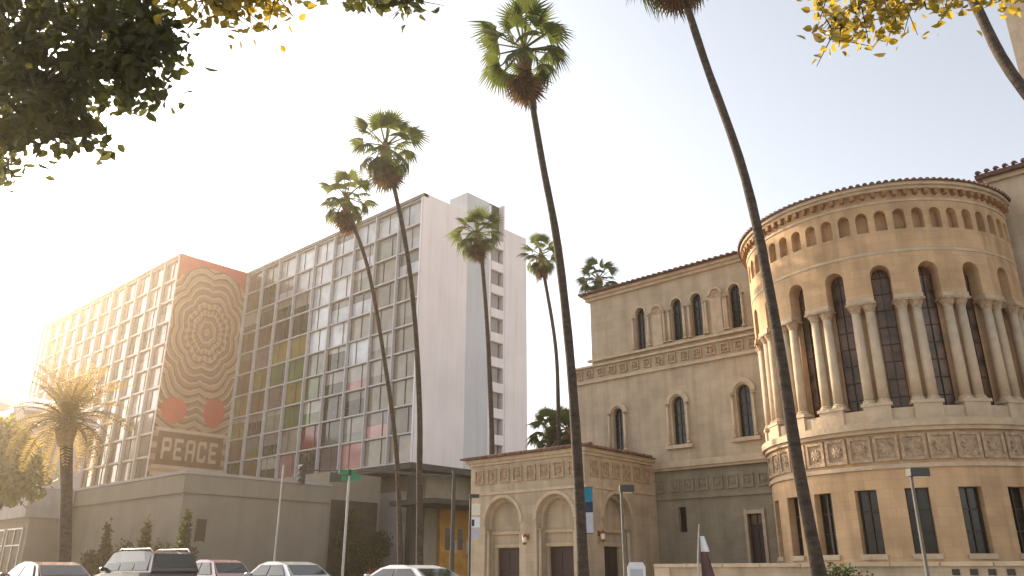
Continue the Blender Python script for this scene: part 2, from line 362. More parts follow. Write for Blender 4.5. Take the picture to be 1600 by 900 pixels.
# ------------------------------------------------------------------ ground
def structure(name, mb, m): return tag(mb.build(name, m), kind='structure')
structure('ground', MB().box(-2500, 2500, -2500, 2500, -0.5, 0), M['soil'])
structure('road', MB().box(-600, 600, 2.5, 18.6, -0.2, 0.012), M['asphalt'])
structure('road', MB().box(-59.5, -42.5, 18.6, 500, -0.2, 0.011), M['asphalt'])
structure('pavement', MB().box(-42.3, 600, 18.8, 36.9, -0.1, 0.14), M['paving'])
structure('pavement', MB().box(-600, -59.7, 18.8, 32.3, -0.1, 0.14), M['paving'])
structure('pavement', MB().box(-600, 600, -6, 2.3, -0.1, 0.14), M['paving'])
structure('kerb', MB().box(-42.5, 600, 18.6, 18.8, -0.1, 0.15).box(-42.5, -42.3, 18.8, 120, -0.1, 0.15), M['kerb'])
structure('kerb', MB().box(-600, -59.5, 18.6, 18.8, -0.1, 0.15).box(-59.7, -59.5, 18.8, 120, -0.1, 0.15), M['kerb'])
structure('kerb', MB().box(-600, 600, 2.3, 2.5, -0.1, 0.15), M['kerb'])
mk = MB()
for k in range(-60, 30): mk.box(k * 6, k * 6 + 3, 10.45, 10.6, 0.0, 0.017)
for k in range(8): mk.box(-59 + k * 2.1, -58.2 + k * 2.1, 19.2, 22.2, 0.0, 0.017)
structure('road_marking', mk, M['paint'])

# ------------------------------------------------------------------ temple: wing, apse, portico, transept
temple = thing('stone_temple', 'tan stone temple with a round apse, long wing and small arched entrance porch', 'temple', (-22, 45, 0))
def mpF(Y): return lambda u, d, z: (u, Y + d, z)             # flat wall facing -Y
def mpS(X): return lambda u, d, z: (X - d, u, z)             # flat wall facing +X, u = Y
def mpC(u, d, z):
    t = u / RA; r = RA - d; return (CX + r * math.sin(t), CY - r * math.cos(t), z)
# --- wing
W = mpF(45.0)
up = [(-28.81, -28.08, 15.6, 18.25), (-25.93, -25.17, 15.7, 18.25), (-24.42, -23.66, 15.7, 18.27), (-21.66, -20.9, 15.7, 18.25)]
blind = [(-27.5, -26.7, 15.6, 18.0), (-23.0, -22.2, 15.6, 18.2)]
mid = [(-31.1, -30.3, 8.8, 11.4), (-26.42, -25.5, 8.8, 11.5), (-21.81, -20.9, 8.8, 11.6)]
mb = MB()
arched_wall(mb, -32.7, -18.0, 15.05, 20.3, [(a, b, c, d, True) for a, b, c, d in up], 0.45, W)
arched_wall(mb, -34.3, -18.0, 7.6, 15.05, [(a, b, c, d, True) for a, b, c, d in mid], 0.45, W)
mb.box(-32.7, -18, 46.2, 62, 15, 20.3); mb.box(-34.3, -18, 46.2, 62, 0.0, 15.0)
mb.quad((-32.7, 46.2, 15.05), (-32.7, 45, 15.05), (-32.7, 45, 20.3), (-32.7, 46.2, 20.3)); mb.quad((-34.3, 46.2, 7.6), (-34.3, 45, 7.6), (-34.3, 45, 15.05), (-34.3, 46.2, 15.05))
mb.quad((-34.3, 45, 15.05), (-32.6, 45, 15.05), (-32.6, 46.2, 15.05), (-34.3, 46.2, 15.05)); mb.quad((-32.7, 45, 20.3), (-18, 45, 20.3), (-18, 46.2, 20.3), (-32.7, 46.2, 20.3))
mb.build('wing_wall', M['stone'], temple)
for a, b, c, d in up: window(temple, a, b, c, d, True, 0.35, W, M['darkglass'], nv=1, nh=4)
for a, b, c, d in mid: window(temple, a, b, c, d, True, 0.35, W, M['darkglass'], nv=1, nh=4)
# blind bays and their arches
for a, b, c, d in blind:
    mb = MB(); pane_poly(mb, a, b, c, d - 0.2, False, -0.05, W); bar(mb, W, a, b, c, d - 0.25, -0.06, 0.02); mb.build('blind_panel', M['trim'], temple)
    mb = MB(); hw = (b - a) / 2; cc = (a + b) / 2
    for k in range(8):
        t0, t1 = PI * k / 8, PI * (k + 1) / 8
        q = [W(cc + r * math.cos(t), 0, d + r * math.sin(t)) for r, t in ((hw, t0), (hw + 0.14, t0), (hw + 0.14, t1), (hw, t1))]
        q2 = [(x, y - 0.12, z) for x, y, z in q]
        mb.quad(*q2); mb.quad(q[0], q2[0], q2[3], q[3]); mb.quad(q2[1], q[1], q[2], q2[2])
    mb.build('blind_arch', M['trim'], temple)
    mb = MB(); pane_poly(mb, a, b, d - 0.15, d, True, -0.012, W); mb.build('niche_back', M['carved'], temple)
def archivolt(a, b, zs, mp, w=0.2, proud=0.1, n=10, m=None):
    mb = MB(); hw = (b - a) / 2; cc = (a + b) / 2
    for k in range(n):
        t0, t1 = PI * k / n, PI * (k + 1) / n
        q = [(cc + r * math.cos(t), zs + r * math.sin(t)) for r, t in ((hw, t0), (hw + w, t0), (hw + w, t1), (hw, t1))]
        mb.quad(*[mp(u, -proud, z) for u, z in q])
        mb.quad(mp(q[0][0], 0.02, q[0][1]), mp(q[0][0], -proud, q[0][1]), mp(q[3][0], -proud, q[3][1]), mp(q[3][0], 0.02, q[3][1]))
        mb.quad(mp(q[1][0], -proud, q[1][1]), mp(q[1][0], 0.0, q[1][1]), mp(q[2][0], 0.0, q[2][1]), mp(q[2][0], -proud, q[2][1]))
    return mb.build('archivolt', m or M['trim'], temple)
for a, b, c, d in mid: archivolt(a - 0.12, b + 0.12, d, W, 0.28, 0.09)
for a, b, c, d in up: archivolt(a, b, d, W, 0.14, 0.05)
# colonnettes: thin columns with capital and base as sub-parts
def column_meshes(key, r, h):
    mb = MB().lathe([(r * 1.02, 0), (r, h * 0.3), (r * 0.9, h)], 14); mb.smooth = False
    sh = mb.mesh(key + '_shaft', M['trim']); sh.polygons.foreach_set('use_smooth', [len(p.vertices) == 4 for p in sh.polygons])
    cp = MB().lathe([(r * 0.92, 0), (r * 1.0, r * 0.2), (r * 1.1, r * 0.6), (r * 1.45, r * 1.3), (r * 1.5, r * 1.5)], 12).box(-r * 1.55, r * 1.55, -r * 1.55, r * 1.55, r * 1.5, r * 1.95).mesh(key + '_cap', M['carved'])
    bs = MB().box(-r * 1.5, r * 1.5, -r * 1.5, r * 1.5, 0, r * 0.6).lathe([(r * 1.45, r * 0.6), (r * 1.5, r * 0.85), (r * 1.2, r * 1.05), (r * 1.3, r * 1.25), (r * 1.02, r * 1.45)], 12).mesh(key + '_base', M['trim'])
    return sh, cp, bs, r, h
def column(k, x, y, z, rz=0.0, name='column'):
    sh, cp, bs, r, h = k
    o = inst(name, sh, temple, Matrix.Translation((x, y, z + r * 1.45)) @ Matrix.Rotation(rz, 4, 'Z'))
    for nm, me, dz in (('capital', cp, h), ('column_base', bs, -r * 1.45)):
        s = bpy.data.objects.new(nm, me); col.objects.link(s); s.parent = o; s.location = (0, 0, dz)
    return o
thin = column_meshes('colonnette', 0.085, 1.95)
for x in (-29.0, -27.75, -26.5, -26.1, -24.95, -24.55, -23.45, -23.3, -22.0, -21.85, -20.75): column(thin, x, 44.88, 15.68, name='colonnette')
thin2 = column_meshes('colonnette_mid', 0.085, 2.3)
for a, b, c, d in mid:
    for x in (a - 0.25, b + 0.25): column(thin2, x, 44.86, 8.85, name='colonnette')
for a, b, c, d in mid:
    MB().box(a - 0.5, b + 0.5, 44.72, 45.0, 8.55, 8.78).build('window_sill', M['trim'], temple)
# string courses and cornice
MB().box(-32.95, -18.2, 44.75, 45.0, 15.36, 15.52).build('string_course', M['trim'], temple)
MB().box(-34.45, -18.2, 44.82, 45.0, 15.0, 15.14).build('string_course', M['trim'], temple)
MB().box(-34.45, -18.2, 44.84, 45.0, 13.85, 14.05).build('string_course', M['trim'], temple)
MB().box(-33.0, -18.2, 44.8, 62, 20.0, 20.22).box(-33.1, -18.2, 44.62, 62.1, 20.22, 20.42).build('cornice', M['trim'], temple)
MB().box(-34.5, -18.0, 44.6, 45.0, 7.35, 7.75).box(-34.5, -18.0, 44.72, 45, 7.2, 7.35).build('string_course', M['trim'], temple)
mb = MB()
mb.quad((-33.35, 44.4, 20.42), (-18.6, 44.4, 20.42), (-18.6, 53, 22.6), (-33.35, 53, 22.6)); mb.quad((-18.6, 62.4, 20.42), (-33.35, 62.4, 20.42), (-33.35, 53, 22.6), (-18.6, 53, 22.6))
mb.quad((-33.35, 62.4, 20.42), (-33.35, 44.4, 20.42), (-33.35, 53, 22.6)); mb.quad((-33.35, 44.4, 20.42), (-33.35, 62.4, 20.42), (-18.6, 62.4, 20.42), (-18.6, 44.4, 20.42))
mb.build('wing_roof', M['tile'], temple)
def tile_mesh(r, L):
    mb = MB(); n = 6
    for k in range(n):
        a, b = PI * k / n, PI * (k + 1) / n
        p = [(r * math.cos(t), y, r * math.sin(t)) for t, y in ((a, 0), (b, 0), (b, L), (a, L))]
        mb.quad(*p); mb.quad((0, 0, 0), p[0], p[1])
    return mb.mesh('roof_tile', M['tile'])
tile = tile_mesh(0.14, 1.0); tile_s = tile_mesh(0.12, 0.8)
for k in range(34): inst('roof_tile', tile, temple, Matrix.Translation((-33.2 + k * 0.43, 44.33, 20.45)) @ Matrix.Rotation(R(14), 4, 'X'))
# frieze panels (recessed square with a boss)
def panel_mesh(w, h, key, m, boss=True):
    mb = MB(); t = 0.13 * min(w, h)
    mb.box(-w / 2, w / 2, -0.10, 0.0, -h / 2, -h / 2 + t); mb.box(-w / 2, w / 2, -0.10, 0.0, h / 2 - t, h / 2)
    mb.box(-w / 2, -w / 2 + t, -0.098, 0.0, -h / 2 + t, h / 2 - t); mb.box(w / 2 - t, w / 2, -0.098, 0.0, -h / 2 + t, h / 2 - t)
    mb.quad((-w / 2 + t, -0.02, -h / 2 + t), (w / 2 - t, -0.02, -h / 2 + t), (w / 2 - t, -0.02, h / 2 - t), (-w / 2 + t, -0.02, h / 2 - t))
    if boss:
        n = 8; r = 0.30 * min(w, h)
        for k in range(n):
            a, b = 2 * PI * k / n, 2 * PI * (k + 1) / n; c = (a + b) / 2
            mb.quad((0, -0.11, 0), (r * 1.05 * math.cos(a), -0.02, r * 1.05 * math.sin(a)), (r * .75 * math.cos(c), -0.09, r * .75 * math.sin(c)))
            mb.quad((0, -0.11, 0), (r * .75 * math.cos(c), -0.09, r * .75 * math.sin(c)), (r * 1.05 * math.cos(b), -0.02, r * 1.05 * math.sin(b)))
    return mb.mesh(key, m)
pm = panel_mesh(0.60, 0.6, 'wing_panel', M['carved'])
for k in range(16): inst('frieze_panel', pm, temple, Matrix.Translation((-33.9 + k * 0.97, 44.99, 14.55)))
# base of the wing, porch shade painted in as a darker grey
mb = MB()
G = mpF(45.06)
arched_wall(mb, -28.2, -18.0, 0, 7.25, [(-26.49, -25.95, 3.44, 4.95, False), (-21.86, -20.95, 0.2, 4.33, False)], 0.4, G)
mb.build('base_wall', M['grey_shaded_stone'], temple)
window(temple, -26.49, -25.95, 3.44, 4.95, False, 0.3, G, M['darkglass'], nv=0, nh=2)
window(temple, -21.86, -20.95, 3.7, 4.33, False, 0.25, G, M['stained'], nv=1, nh=1)
MB().box(-21.86, -20.95, 45.3, 45.36, 0.2, 3.66).box(-21.44, -21.37, 45.26, 45.3, 0.25, 3.6).build('side_door', M['door'], temple)
MB().box(-22.05, -21.865, 44.93, 45.06, 0.2, 4.6).box(-20.945, -20.76, 44.93, 45.06, 0.2, 4.6).box(-21.865, -20.945, 44.95, 45.06, 4.335, 4.55).build('door_surround', M['trim'], temple)
pm2 = panel_mesh(0.72, 0.8, 'base_panel', M['grey_shaded_stone'])
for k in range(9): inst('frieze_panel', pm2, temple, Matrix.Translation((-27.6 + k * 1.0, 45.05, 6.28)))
MB().box(-28.2, -18.5, 44.93, 45.06, 5.42, 5.62).build('string_course', M['grey_shaded_stone'], temple)
# sloping buttress at the far end of the wing
MB().prism([(-34.4, 15.0), (-34.4, 9), (-39.5, 9), (-37.2, 12.6)], 52, 53.5).build('buttress', M['grey_shaded_stone'], temple)

# --- apse
D0, D1 = R(-92) * RA, R(92) * RA
NW = [18 * k for k in range(-4, 5)]
def arc(a): return R(a) * RA
mb = MB()
low = [(arc(a - 4.1), arc(a + 4.1), 1.85, 4.62, False) for a in NW]
arched_wall(mb, D0, D1, 0, 5.62, low, 0.55, mpC, du=0.35)
ring(mb, mpC, D0, D1, 5.62, 7.3, 0.02, 0.4, 60)
tall = [(arc(a - 3.75), arc(a + 3.75), 8.2, 14.77, True) for a in NW]
arched_wall(mb, D0, D1, 13.5, 16.75, tall, 0.75, mpC, du=0.35)
nich = [(arc(a * 7.2 - 2.3), arc(a * 7.2 + 2.3), 16.98, 17.8, True) for a in range(-12, 13)]
arched_wall(mb, D0, D1, 16.75, 18.5, nich, 0.42, mpC, du=0.35, back=True)
ring(mb, mpC, D0, D1, 18.5, 19.2, 0.0, 0.4, 60)
# back of the colonnade, between the windows
for a in range(-5, 5):
    c = 9 + 18 * a; ring(mb, mpC, arc(c - 5.35), arc(c + 5.35), 7.7, 13.5, 0.72, 1.2, 6)
    mb.quad(mpC(arc(c - 5.25), 0.75, 13.5), mpC(arc(c + 5.25), 0.75, 13.5), mpC(arc(c + 5.25), 0, 13.5), mpC(arc(c - 5.25), 0, 13.5))
mb.build('apse_wall', M['stone_round'], temple)
mb = MB(); ring(mb, mpC, D0, D1, 7.6, 8.22, 0.06, 1.2, 60); mb.build('window_ledge', M['trim'], temple)
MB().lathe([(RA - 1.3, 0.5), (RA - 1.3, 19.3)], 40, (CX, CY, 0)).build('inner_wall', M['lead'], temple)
for a in NW:
    window(temple, arc(a - 3.75), arc(a + 3.75), 8.0, 14.77, True, 0.735, mpC, M['stained'], name='tall_window', nv=1, nh=8, bw=0.03)
    window(temple, arc(a - 4.1), arc(a + 4.1), 1.85, 4.62, False, 0.42, mpC, M['darkglass'], nv=1, nh=3, bw=0.06)
    mb = MB(); bar(mb, mpC, arc(a - 4.8), arc(a + 4.8), 1.62, 1.84, -0.12, 0.3); mb.build('window_sill', M['trim'], temple)
big = column_meshes('apse_column', 0.235, 4.25)
for a in range(-5, 5):
    c = 9 + 18 * a
    mb = MB(); ring(mb, mpC, arc(c - 5.3), arc(c + 5.3), 13.36, 13.62, -0.07, 0.6, 4); mb.build('impost', M['trim'], temple)
    mb = MB(); ring(mb, mpC, arc(c - 5.0), arc(c + 5.0), 7.62, 8.36, -0.04, 0.7, 4); mb.build('pedestal', M['trim'], temple)
    for s in (-2.75, 2.75):
        t = R(c + s); r = RA - 0.27
        column(big, CX + r * math.sin(t), CY - r * math.cos(t), 8.36, t)
# courses round the drum
for za, zb, d in ((7.3, 7.62, -0.30), (7.12, 7.3, -0.16), (5.5, 5.68, -0.10), (15.78, 15.92, -0.03), (18.44, 18.56, -0.05)):
    mb = MB(); ring(mb, mpC, D0, D1, za, zb, d, 0.3, 64); mb.build('string_course', M['trim'], temple)
mb = MB(); ring(mb, mpC, D0, D1, 0, 1.1, -0.14, 0.2, 60); mb.build('plinth', M['trim'], temple)
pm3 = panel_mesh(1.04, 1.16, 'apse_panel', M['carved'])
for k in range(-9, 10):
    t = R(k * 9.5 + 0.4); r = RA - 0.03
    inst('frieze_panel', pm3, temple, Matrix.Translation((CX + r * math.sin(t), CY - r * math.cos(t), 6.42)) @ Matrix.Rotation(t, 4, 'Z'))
mb = MB(); ring(mb, mpC, D0, D1, 19.2, 19.38, -0.34, 0.3, 64); ring(mb, mpC, D0, D1, 19.04, 19.2, -0.2, 0.3, 64); mb.build('cornice', M['trim'], temple)
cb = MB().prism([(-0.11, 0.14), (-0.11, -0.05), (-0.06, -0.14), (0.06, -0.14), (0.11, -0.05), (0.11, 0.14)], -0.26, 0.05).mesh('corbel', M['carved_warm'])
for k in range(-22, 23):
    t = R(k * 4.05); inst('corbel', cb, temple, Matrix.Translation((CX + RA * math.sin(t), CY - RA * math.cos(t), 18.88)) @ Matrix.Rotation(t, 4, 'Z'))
mb = MB(); n = 48
for k in range(n):
    a = R(-92 + 184 * k / n); b = R(-92 + 184 * (k + 1) / n); rr = RA + 0.42
    pa = (CX + rr * math.sin(a), CY - rr * math.cos(a), 19.38); pb = (CX + rr * math.sin(b), CY - rr * math.cos(b), 19.38)
    mb.quad(pa, pb, (CX, CY + 0.5, 21.6))
mb.build('apse_roof', M['tile'], temple)
for k in range(-35, 36):
    t = R(k * 2.55); rr = RA + 0.46
    inst('roof_tile', tile_s, temple, Matrix.Translation((CX + rr * math.sin(t), CY - rr * math.cos(t), 19.36)) @ Matrix.Rotation(t, 4, 'Z') @ Matrix.Rotation(R(16), 4, 'X'))
# transept beyond the apse
MB().box(-6.3, 24, 45.6, 64, 0, 20.9).build('transept_wall', M['stone'], temple)
MB().box(-6.5, 24.2, 45.4, 64.2, 20.9, 21.15).build('cornice', M['trim'], temple)
mb = MB().prism([(-6.8, 21.15), (24.4, 21.15), (24.4, 21.35), (-6.8, 21.35)], 45.1, 64.4); mb.quad((-6.8, 45.1, 21.36), (24.4, 45.1, 21.36), (24.4, 55, 24), (-6.8, 55, 24)); mb.quad((24.4, 64.4, 21.36), (-6.8, 64.4, 21.36), (-6.8, 55, 24), (24.4, 55, 24)); mb.quad((-6.8, 64.4, 21.36), (-6.8, 45.1, 21.36), (-6.8, 55, 24)); mb.build('transept_roof', M['tile'], temple)
for k in range(30): inst('roof_tile', tile, temple, Matrix.Translation((-6.6 + k * 0.43, 45.0, 21.4)) @ Matrix.Rotation(R(14), 4, 'X'))
# --- portico
PX0, PX1, PY0, PY1 = -37.3, -28.0, 37.4, 45.0
F = mpF(PY0); S = mpS(PX1)
fa = [(-35.99, -33.02), (-31.72, -28.88)]
mb = MB()
arched_wall(mb, PX0, PX1, 0, 7.9, [(a, b, 0, 5.5 - (b - a) / 2, True) for a, b in fa], 0.35, F)
sa = [(39.05, 42.0)]
arched_wall(mb, PY0, PY1, 0, 7.9, [(a, b, 0, 5.55 - (b - a) / 2, True) for a, b in sa], 0.35, S)
mb.quad((PX0, PY1, 0), (PX0, PY0, 0), (PX0, PY0, 7.9), (PX0, PY1, 7.9)); mb.quad((PX0, PY0, 7.9), (PX1, PY0, 7.9), (PX1, PY1, 7.9), (PX0, PY1, 7.9))
mb.build('porch_wall', M['stone'], temple)
for lst, mp, tops in ((fa, F, 5.5), (sa, S, 5.55)):
    mb = MB()
    for a, b in lst:
        i = 0.22
        arched_wall(mb, a - 0.05, b + 0.05, 0, tops + 0.1, [(a + i, b - i, 0, tops - (b - a) / 2, True)], 0.35, lambda u, d, z, mp=mp: mp(u, d + 0.35, z))
        # tympanum and door wall behind
        ca = (a + b) / 2
        arched_wall(mb, a, b, 0, tops + 0.1, [(ca - 1.02, ca + 1.02, 0.15, 2.52, False)], 0.2, lambda u, d, z, mp=mp: mp(u, d + 0.70, z))
    mb.build('recessed_arch', M['stone'], temple)
    for a, b in lst:
        ca = (a + b) / 2; mb = MB()
        bar(mb, mp, a + 0.22, b - 0.22, 3.32, 3.5, 0.52, 0.72); bar(mb, mp, ca - 1.2, ca + 1.2, 2.55, 2.75, 0.6, 0.72)
        mb.build('transom', M['trim'], temple)
        archivolt(a, b, tops - (b - a) / 2, mp, 0.2, 0.07, 14)
        o = MB(); bar(o, mp, ca - 1.06, ca + 1.06, 0.15, 2.6, 0.86, 0.92); dr = o.build('entrance_door', M['door'] if mp is F else M['lead'], temple)
        for s in (-1, 1):
            o = MB()
            for z0, z1 in ((0.35, 1.1), (1.25, 2.3)): bar(o, mp, ca + s * 0.52 - 0.36, ca + s * 0.52 + 0.36, z0, z1, 0.835, 0.858)
            sub('door_panel', o, M['door'] if mp is F else M['lead'], dr)
jamb = column_meshes('jamb_column', 0.11, 3.0)
for a, b in fa:
    for x in (a + 0.11, b - 0.11): column(jamb, x, PY0 + 0.22, 0.2, name='jamb_column')
for a, b in sa:
    for y in (a + 0.11, b - 0.11): column(jamb, PX1 - 0.22, y, 0.2, name='jamb_column')
mb = MB()
for z0, z1, p in ((5.72, 5.88, 0.08), (7.6, 7.78, 0.12), (7.78, 8.0, 0.26)):
    mb.box(PX0 - p, PX1 + p, PY0 - p, PY1 - 0.3, z0, z1)
mb.build('cornice', M['trim'], temple)
mb = MB(); e = 0.5; zt = 8.02
A, B_, C_, D_ = (PX0 - e, PY0 - e, zt), (PX1 + e, PY0 - e, zt), (PX1 + e, PY1 - 0.3, zt), (PX0 - e, PY1 - 0.3, zt)
r1, r2 = (PX0 + 3.4, 41.5, 9.05), (PX1 - 3.4, 41.5, 9.05)
mb.quad(A, B_, r2, r1); mb.quad(B_, C_, r2); mb.quad(C_, D_, r1, r2); mb.quad(D_, A, r1); mb.quad(D_, C_, B_, A)
mb.build('porch_roof', M['tile'], temple)
for k in range(25): inst('roof_tile', tile_s, temple, Matrix.Translation((PX0 - 0.4 + k * 0.42, PY0 - 0.55, 8.02)) @ Matrix.Rotation(R(13), 4, 'X'))
for k in range(17): inst('roof_tile', tile_s, temple, Matrix.Translation((PX1 + 0.55, PY0 - 0.3 + k * 0.42, 8.02)) @ Matrix.Rotation(R(90), 4, 'Z') @ Matrix.Rotation(R(13), 4, 'X'))
pm4 = panel_mesh(0.78, 0.95, 'porch_panel', M['carved'], True)
for k in range(8): inst('frieze_panel', pm4, temple, Matrix.Translation((-36.5 + k * 1.1, PY0 + 0.01, 6.88)))
for k in range(6): inst('frieze_panel', pm4, temple, Matrix.Translation((PX1 - 0.01, 38.3 + k * 1.13, 6.88)) @ Matrix.Rotation(R(90), 4, 'Z'))
MB().box(PX0 - 0.1, fa[0][0] - 0.02, PY0 - 0.12, PY0 + 0.2, 0, 0.7).box(fa[0][1] + 0.02, fa[1][0] - 0.02, PY0 - 0.12, PY0 + 0.2, 0, 0.7).box(fa[1][1] + 0.02, PX1 + 0.1, PY0 - 0.12, PY0 + 0.2, 0, 0.7).build('plinth', M['trim'], temple)

def lantern(x, y, z, rz, label):
    t = thing('wall_lantern', label, 'lantern', (x, y, z), 'copper lanterns on the porch', rz)
    MB().box(-0.03, 0.03, -0.28, 0.0, 0.42, 0.48).box(-0.1, 0.1, -0.03, 0.0, 0.3, 0.6).build('bracket', M['copper'], t, False)
    MB().lathe([(0.02, 0.62), (0.16, 0.5), (0.17, 0.44), (0.12, 0.44)], 8, (0, -0.3, 0)).lathe([(0.04, -0.02), (0.13, 0.05), (0.13, 0.12)], 8, (0, -0.3, 0)).build('lantern_cap', M['copper'], t, False)
    MB().lathe([(0.10, 0.12), (0.13, 0.28), (0.12, 0.44)], 8, (0, -0.3, 0)).build('lantern_glass', M['lamp_glass'], t, False)
lantern(-32.4, PY0, 2.65, 0, 'copper wall lantern between the two front arches of the porch')
lantern(PX1, 38.55, 2.75, R(90), 'copper wall lantern beside the arch in the porch side wall')

# ------------------------------------------------------------------ tower at the right edge
tower = thing('stone_tower', 'tall tan stone tower rising behind the apse at the right edge', 'tower', (2, 58, 0))
MB().box(-4.1, 8, 52, 64, 0, 46).build('tower_wall', M['stone'], tower)
for x in (-4.1, 1.4, 6.9): MB().box(x - 0.12, x + 1.1, 51.75, 52, 0, 45).build('pilaster', M['trim'], tower)
for z in (26, 33, 40):
    for x in (-1.9, 3.6): window(tower, x, x + 1.6, z, z + 3.4, True, 0.0, lambda u, d, zz: (u, 51.99 + d, zz), M['darkglass'], nv=1, nh=3)
MB().box(-4.5, 8.4, 51.5, 64.4, 45, 46.4).build('tower_cornice', M['trim'], tower)

# ------------------------------------------------------------------ hotel
hotel = thing('hotel_building', 'grid-windowed white and glass hotel slab with a painted peace mural on its left wing', 'hotel', (-83, 60, 0))
HX0, HX1, HY, HZ0, HZ1 = -102.2, -63.1, 55.0, 12.0, 43.0
MB().box(HX0, HX1 - 0.5, HY + 0.35, 68, HZ0 - 0.1, HZ1 - 0.3).build('slab_core', M['concrete'], hotel)
nC, nR = 9, 10
cw = (HX1 - 0.25 - HX0) / nC; rh = (HZ1 - 0.5 - HZ0) / nR
fin = MB().box(-0.085, 0.085, -0.42, 0.0, HZ0, HZ1 - 0.1).mesh('mullion', M['frame'])
for k in range(nC + 1): inst('mullion', fin, hotel, Matrix.Translation((HX0 + 0.1 + k * cw, HY + 0.1, 0)))
tr = MB().box(HX0, HX1 - 0.1, -0.26, 0.0, -0.085, 0.085).mesh('transom', M['frame'])
for k in range(nR + 1): inst('transom', tr, hotel, Matrix.Translation((0, HY + 0.09, HZ0 + k * rh)))
pmap = ["mglllllll", "bdlllllgl", "bdddllgtl", "bbddlllttt", "bmoolltttt", "boGGgdltt", "obmoGdptt", "odgGGddtt", "bodtrdgpt", "dbdpdmpti"]  # tone per pane follows reflections; greens are flare spots put into the colour
pb = {}
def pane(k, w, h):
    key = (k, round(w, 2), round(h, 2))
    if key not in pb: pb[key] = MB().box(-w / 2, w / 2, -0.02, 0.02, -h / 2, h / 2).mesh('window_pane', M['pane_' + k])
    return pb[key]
halfbar = MB().box(-0.035, 0.035, -0.07, 0.0, -rh / 2 + 0.11, rh / 2 - 0.11).mesh('pane_divider', M['frame_dark'])
def put_pane(k, w, h, mtx, off):
    o = inst('window_pane', pane(k, w, h), hotel, mtx)
    if rnd.random() < 0.36:
        hh = h * rnd.choice((.22, .35, .5, .62)); kk = ('blind', round(w, 2), round(hh, 2))
        if kk not in pb: pb[kk] = MB().box(-w / 2 + .05, w / 2 - .05, -0.032, -0.021, -hh / 2, hh / 2).mesh('blind', M['blind'])
        b = bpy.data.objects.new('blind', pb[kk]); col.objects.link(b); b.parent = o; b.location = (0, 0, h / 2 - hh / 2 - .02)
    s = bpy.data.objects.new('window_rail', halfbar); col.objects.link(s); s.parent = o; s.location = (off * w, -0.034, 0)
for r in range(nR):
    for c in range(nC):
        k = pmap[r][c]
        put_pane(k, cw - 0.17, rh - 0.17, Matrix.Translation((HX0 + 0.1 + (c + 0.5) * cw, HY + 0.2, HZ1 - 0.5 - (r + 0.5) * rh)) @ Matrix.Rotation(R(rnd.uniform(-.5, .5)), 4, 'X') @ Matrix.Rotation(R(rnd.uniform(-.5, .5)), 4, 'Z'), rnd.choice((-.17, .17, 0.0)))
MB().box(HX0, HX1, HY - 0.35, HY + 0.4, HZ1 - 0.42, HZ1).build('parapet', M['frame_dark'], hotel)
MB().box(HX1 - 0.5, HX1, HY - 0.3, 62.0, HZ0 - 0.15, HZ1 + 0.02).build('end_wall', M['white'], hotel)
MB().box(-66.5, HX1 - 0.25, 62.0, 66.0, HZ0 - 0.1, 45.9).build('stair_core', M['greywhite'], hotel)
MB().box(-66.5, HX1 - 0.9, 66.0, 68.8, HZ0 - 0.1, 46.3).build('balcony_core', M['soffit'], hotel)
MB().box(-64.0, HX1 - 0.2, 66.0, 66.35, 11.9, 45.6).box(-64.0, HX1 - 0.1, 68.55, 68.8, 11.9, 46.4).build('balcony_fin', M['white'], hotel)
for k in range(10):
    z = HZ0 + k * 3.1
    bo = MB().box(-64.0, HX1 - 0.05, 66.35, 68.55, z, z + 0.22).build('balcony', M['white'], hotel)
    sub('balcony_parapet', MB().box(HX1 - 0.17, HX1 - 0.05, 66.35, 68.55, z + 0.22, z + 1.15), M['white'], bo)
    sub('balcony_door', MB().box(HX1 - 0.9, HX1 - 0.86, 66.7, 68.2, z + 0.22, z + 2.4), M['pane_d'], bo)
MB().box(-75, HX1, 68.8, 72.9, 0, HZ1).build('rear_wall', M['white'], hotel)
# left wing with the mural
LX0, LY = -154.6, 44.7
MB().box(LX0 + 0.3, HX0 - 0.3, LY + 0.35, 66, 0, HZ1 - 0.3).build('wing_core', M['concrete'], hotel)
nL = 12; lw = (HX0 - 0.25 - LX0) / nL
finl = MB().box(-0.16, 0.16, -0.42, 0.0, HZ0 - 1, HZ1 - 0.1).mesh('wing_mullion', M['frame_l'])
for k in range(nL + 1): inst('mullion', finl, hotel, Matrix.Translation((LX0 + 0.1 + k * lw, LY + 0.1, 0)))
trl = MB().box(LX0, HX0 - 0.1, -0.26, 0.0, -0.13, 0.13).mesh('wing_transom', M['frame_l'])
for k in range(-2, nR + 1): inst('transom', trl, hotel, Matrix.Translation((0, LY + 0.09, HZ0 + k * rh)))
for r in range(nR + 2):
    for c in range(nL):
        k = rnd.choice('hhijjihgi')  # beige tones carry painted glare along with curtain colour
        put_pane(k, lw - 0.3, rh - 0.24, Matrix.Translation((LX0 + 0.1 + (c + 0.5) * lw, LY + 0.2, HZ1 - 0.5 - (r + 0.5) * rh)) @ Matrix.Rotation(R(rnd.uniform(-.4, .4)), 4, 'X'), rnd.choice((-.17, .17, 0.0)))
MB().box(LX0, HX0, LY - 0.35, LY + 0.4, HZ1 - 0.42, HZ1).build('parapet', M['frame_dark'], hotel)
MB().box(HX0 - 0.3, HX0, LY - 0.3, HY, 6, HZ1 - 0.02).build('mural_wall', M['concrete'], hotel)
MC = Vector((HX0, 49.75, 32.6))
mo = MB().box(0.0, 0.05, LY - 0.25 - MC.y, HY - 0.02 - MC.y, 12.0 - MC.z, 42.95 - MC.z).mesh('mural', M['mural'])
mural = inst('mural', mo, hotel, Matrix.Translation(MC)); mural['label'] = 'tan and brown ring mural with two red ovals and the word PEACE'
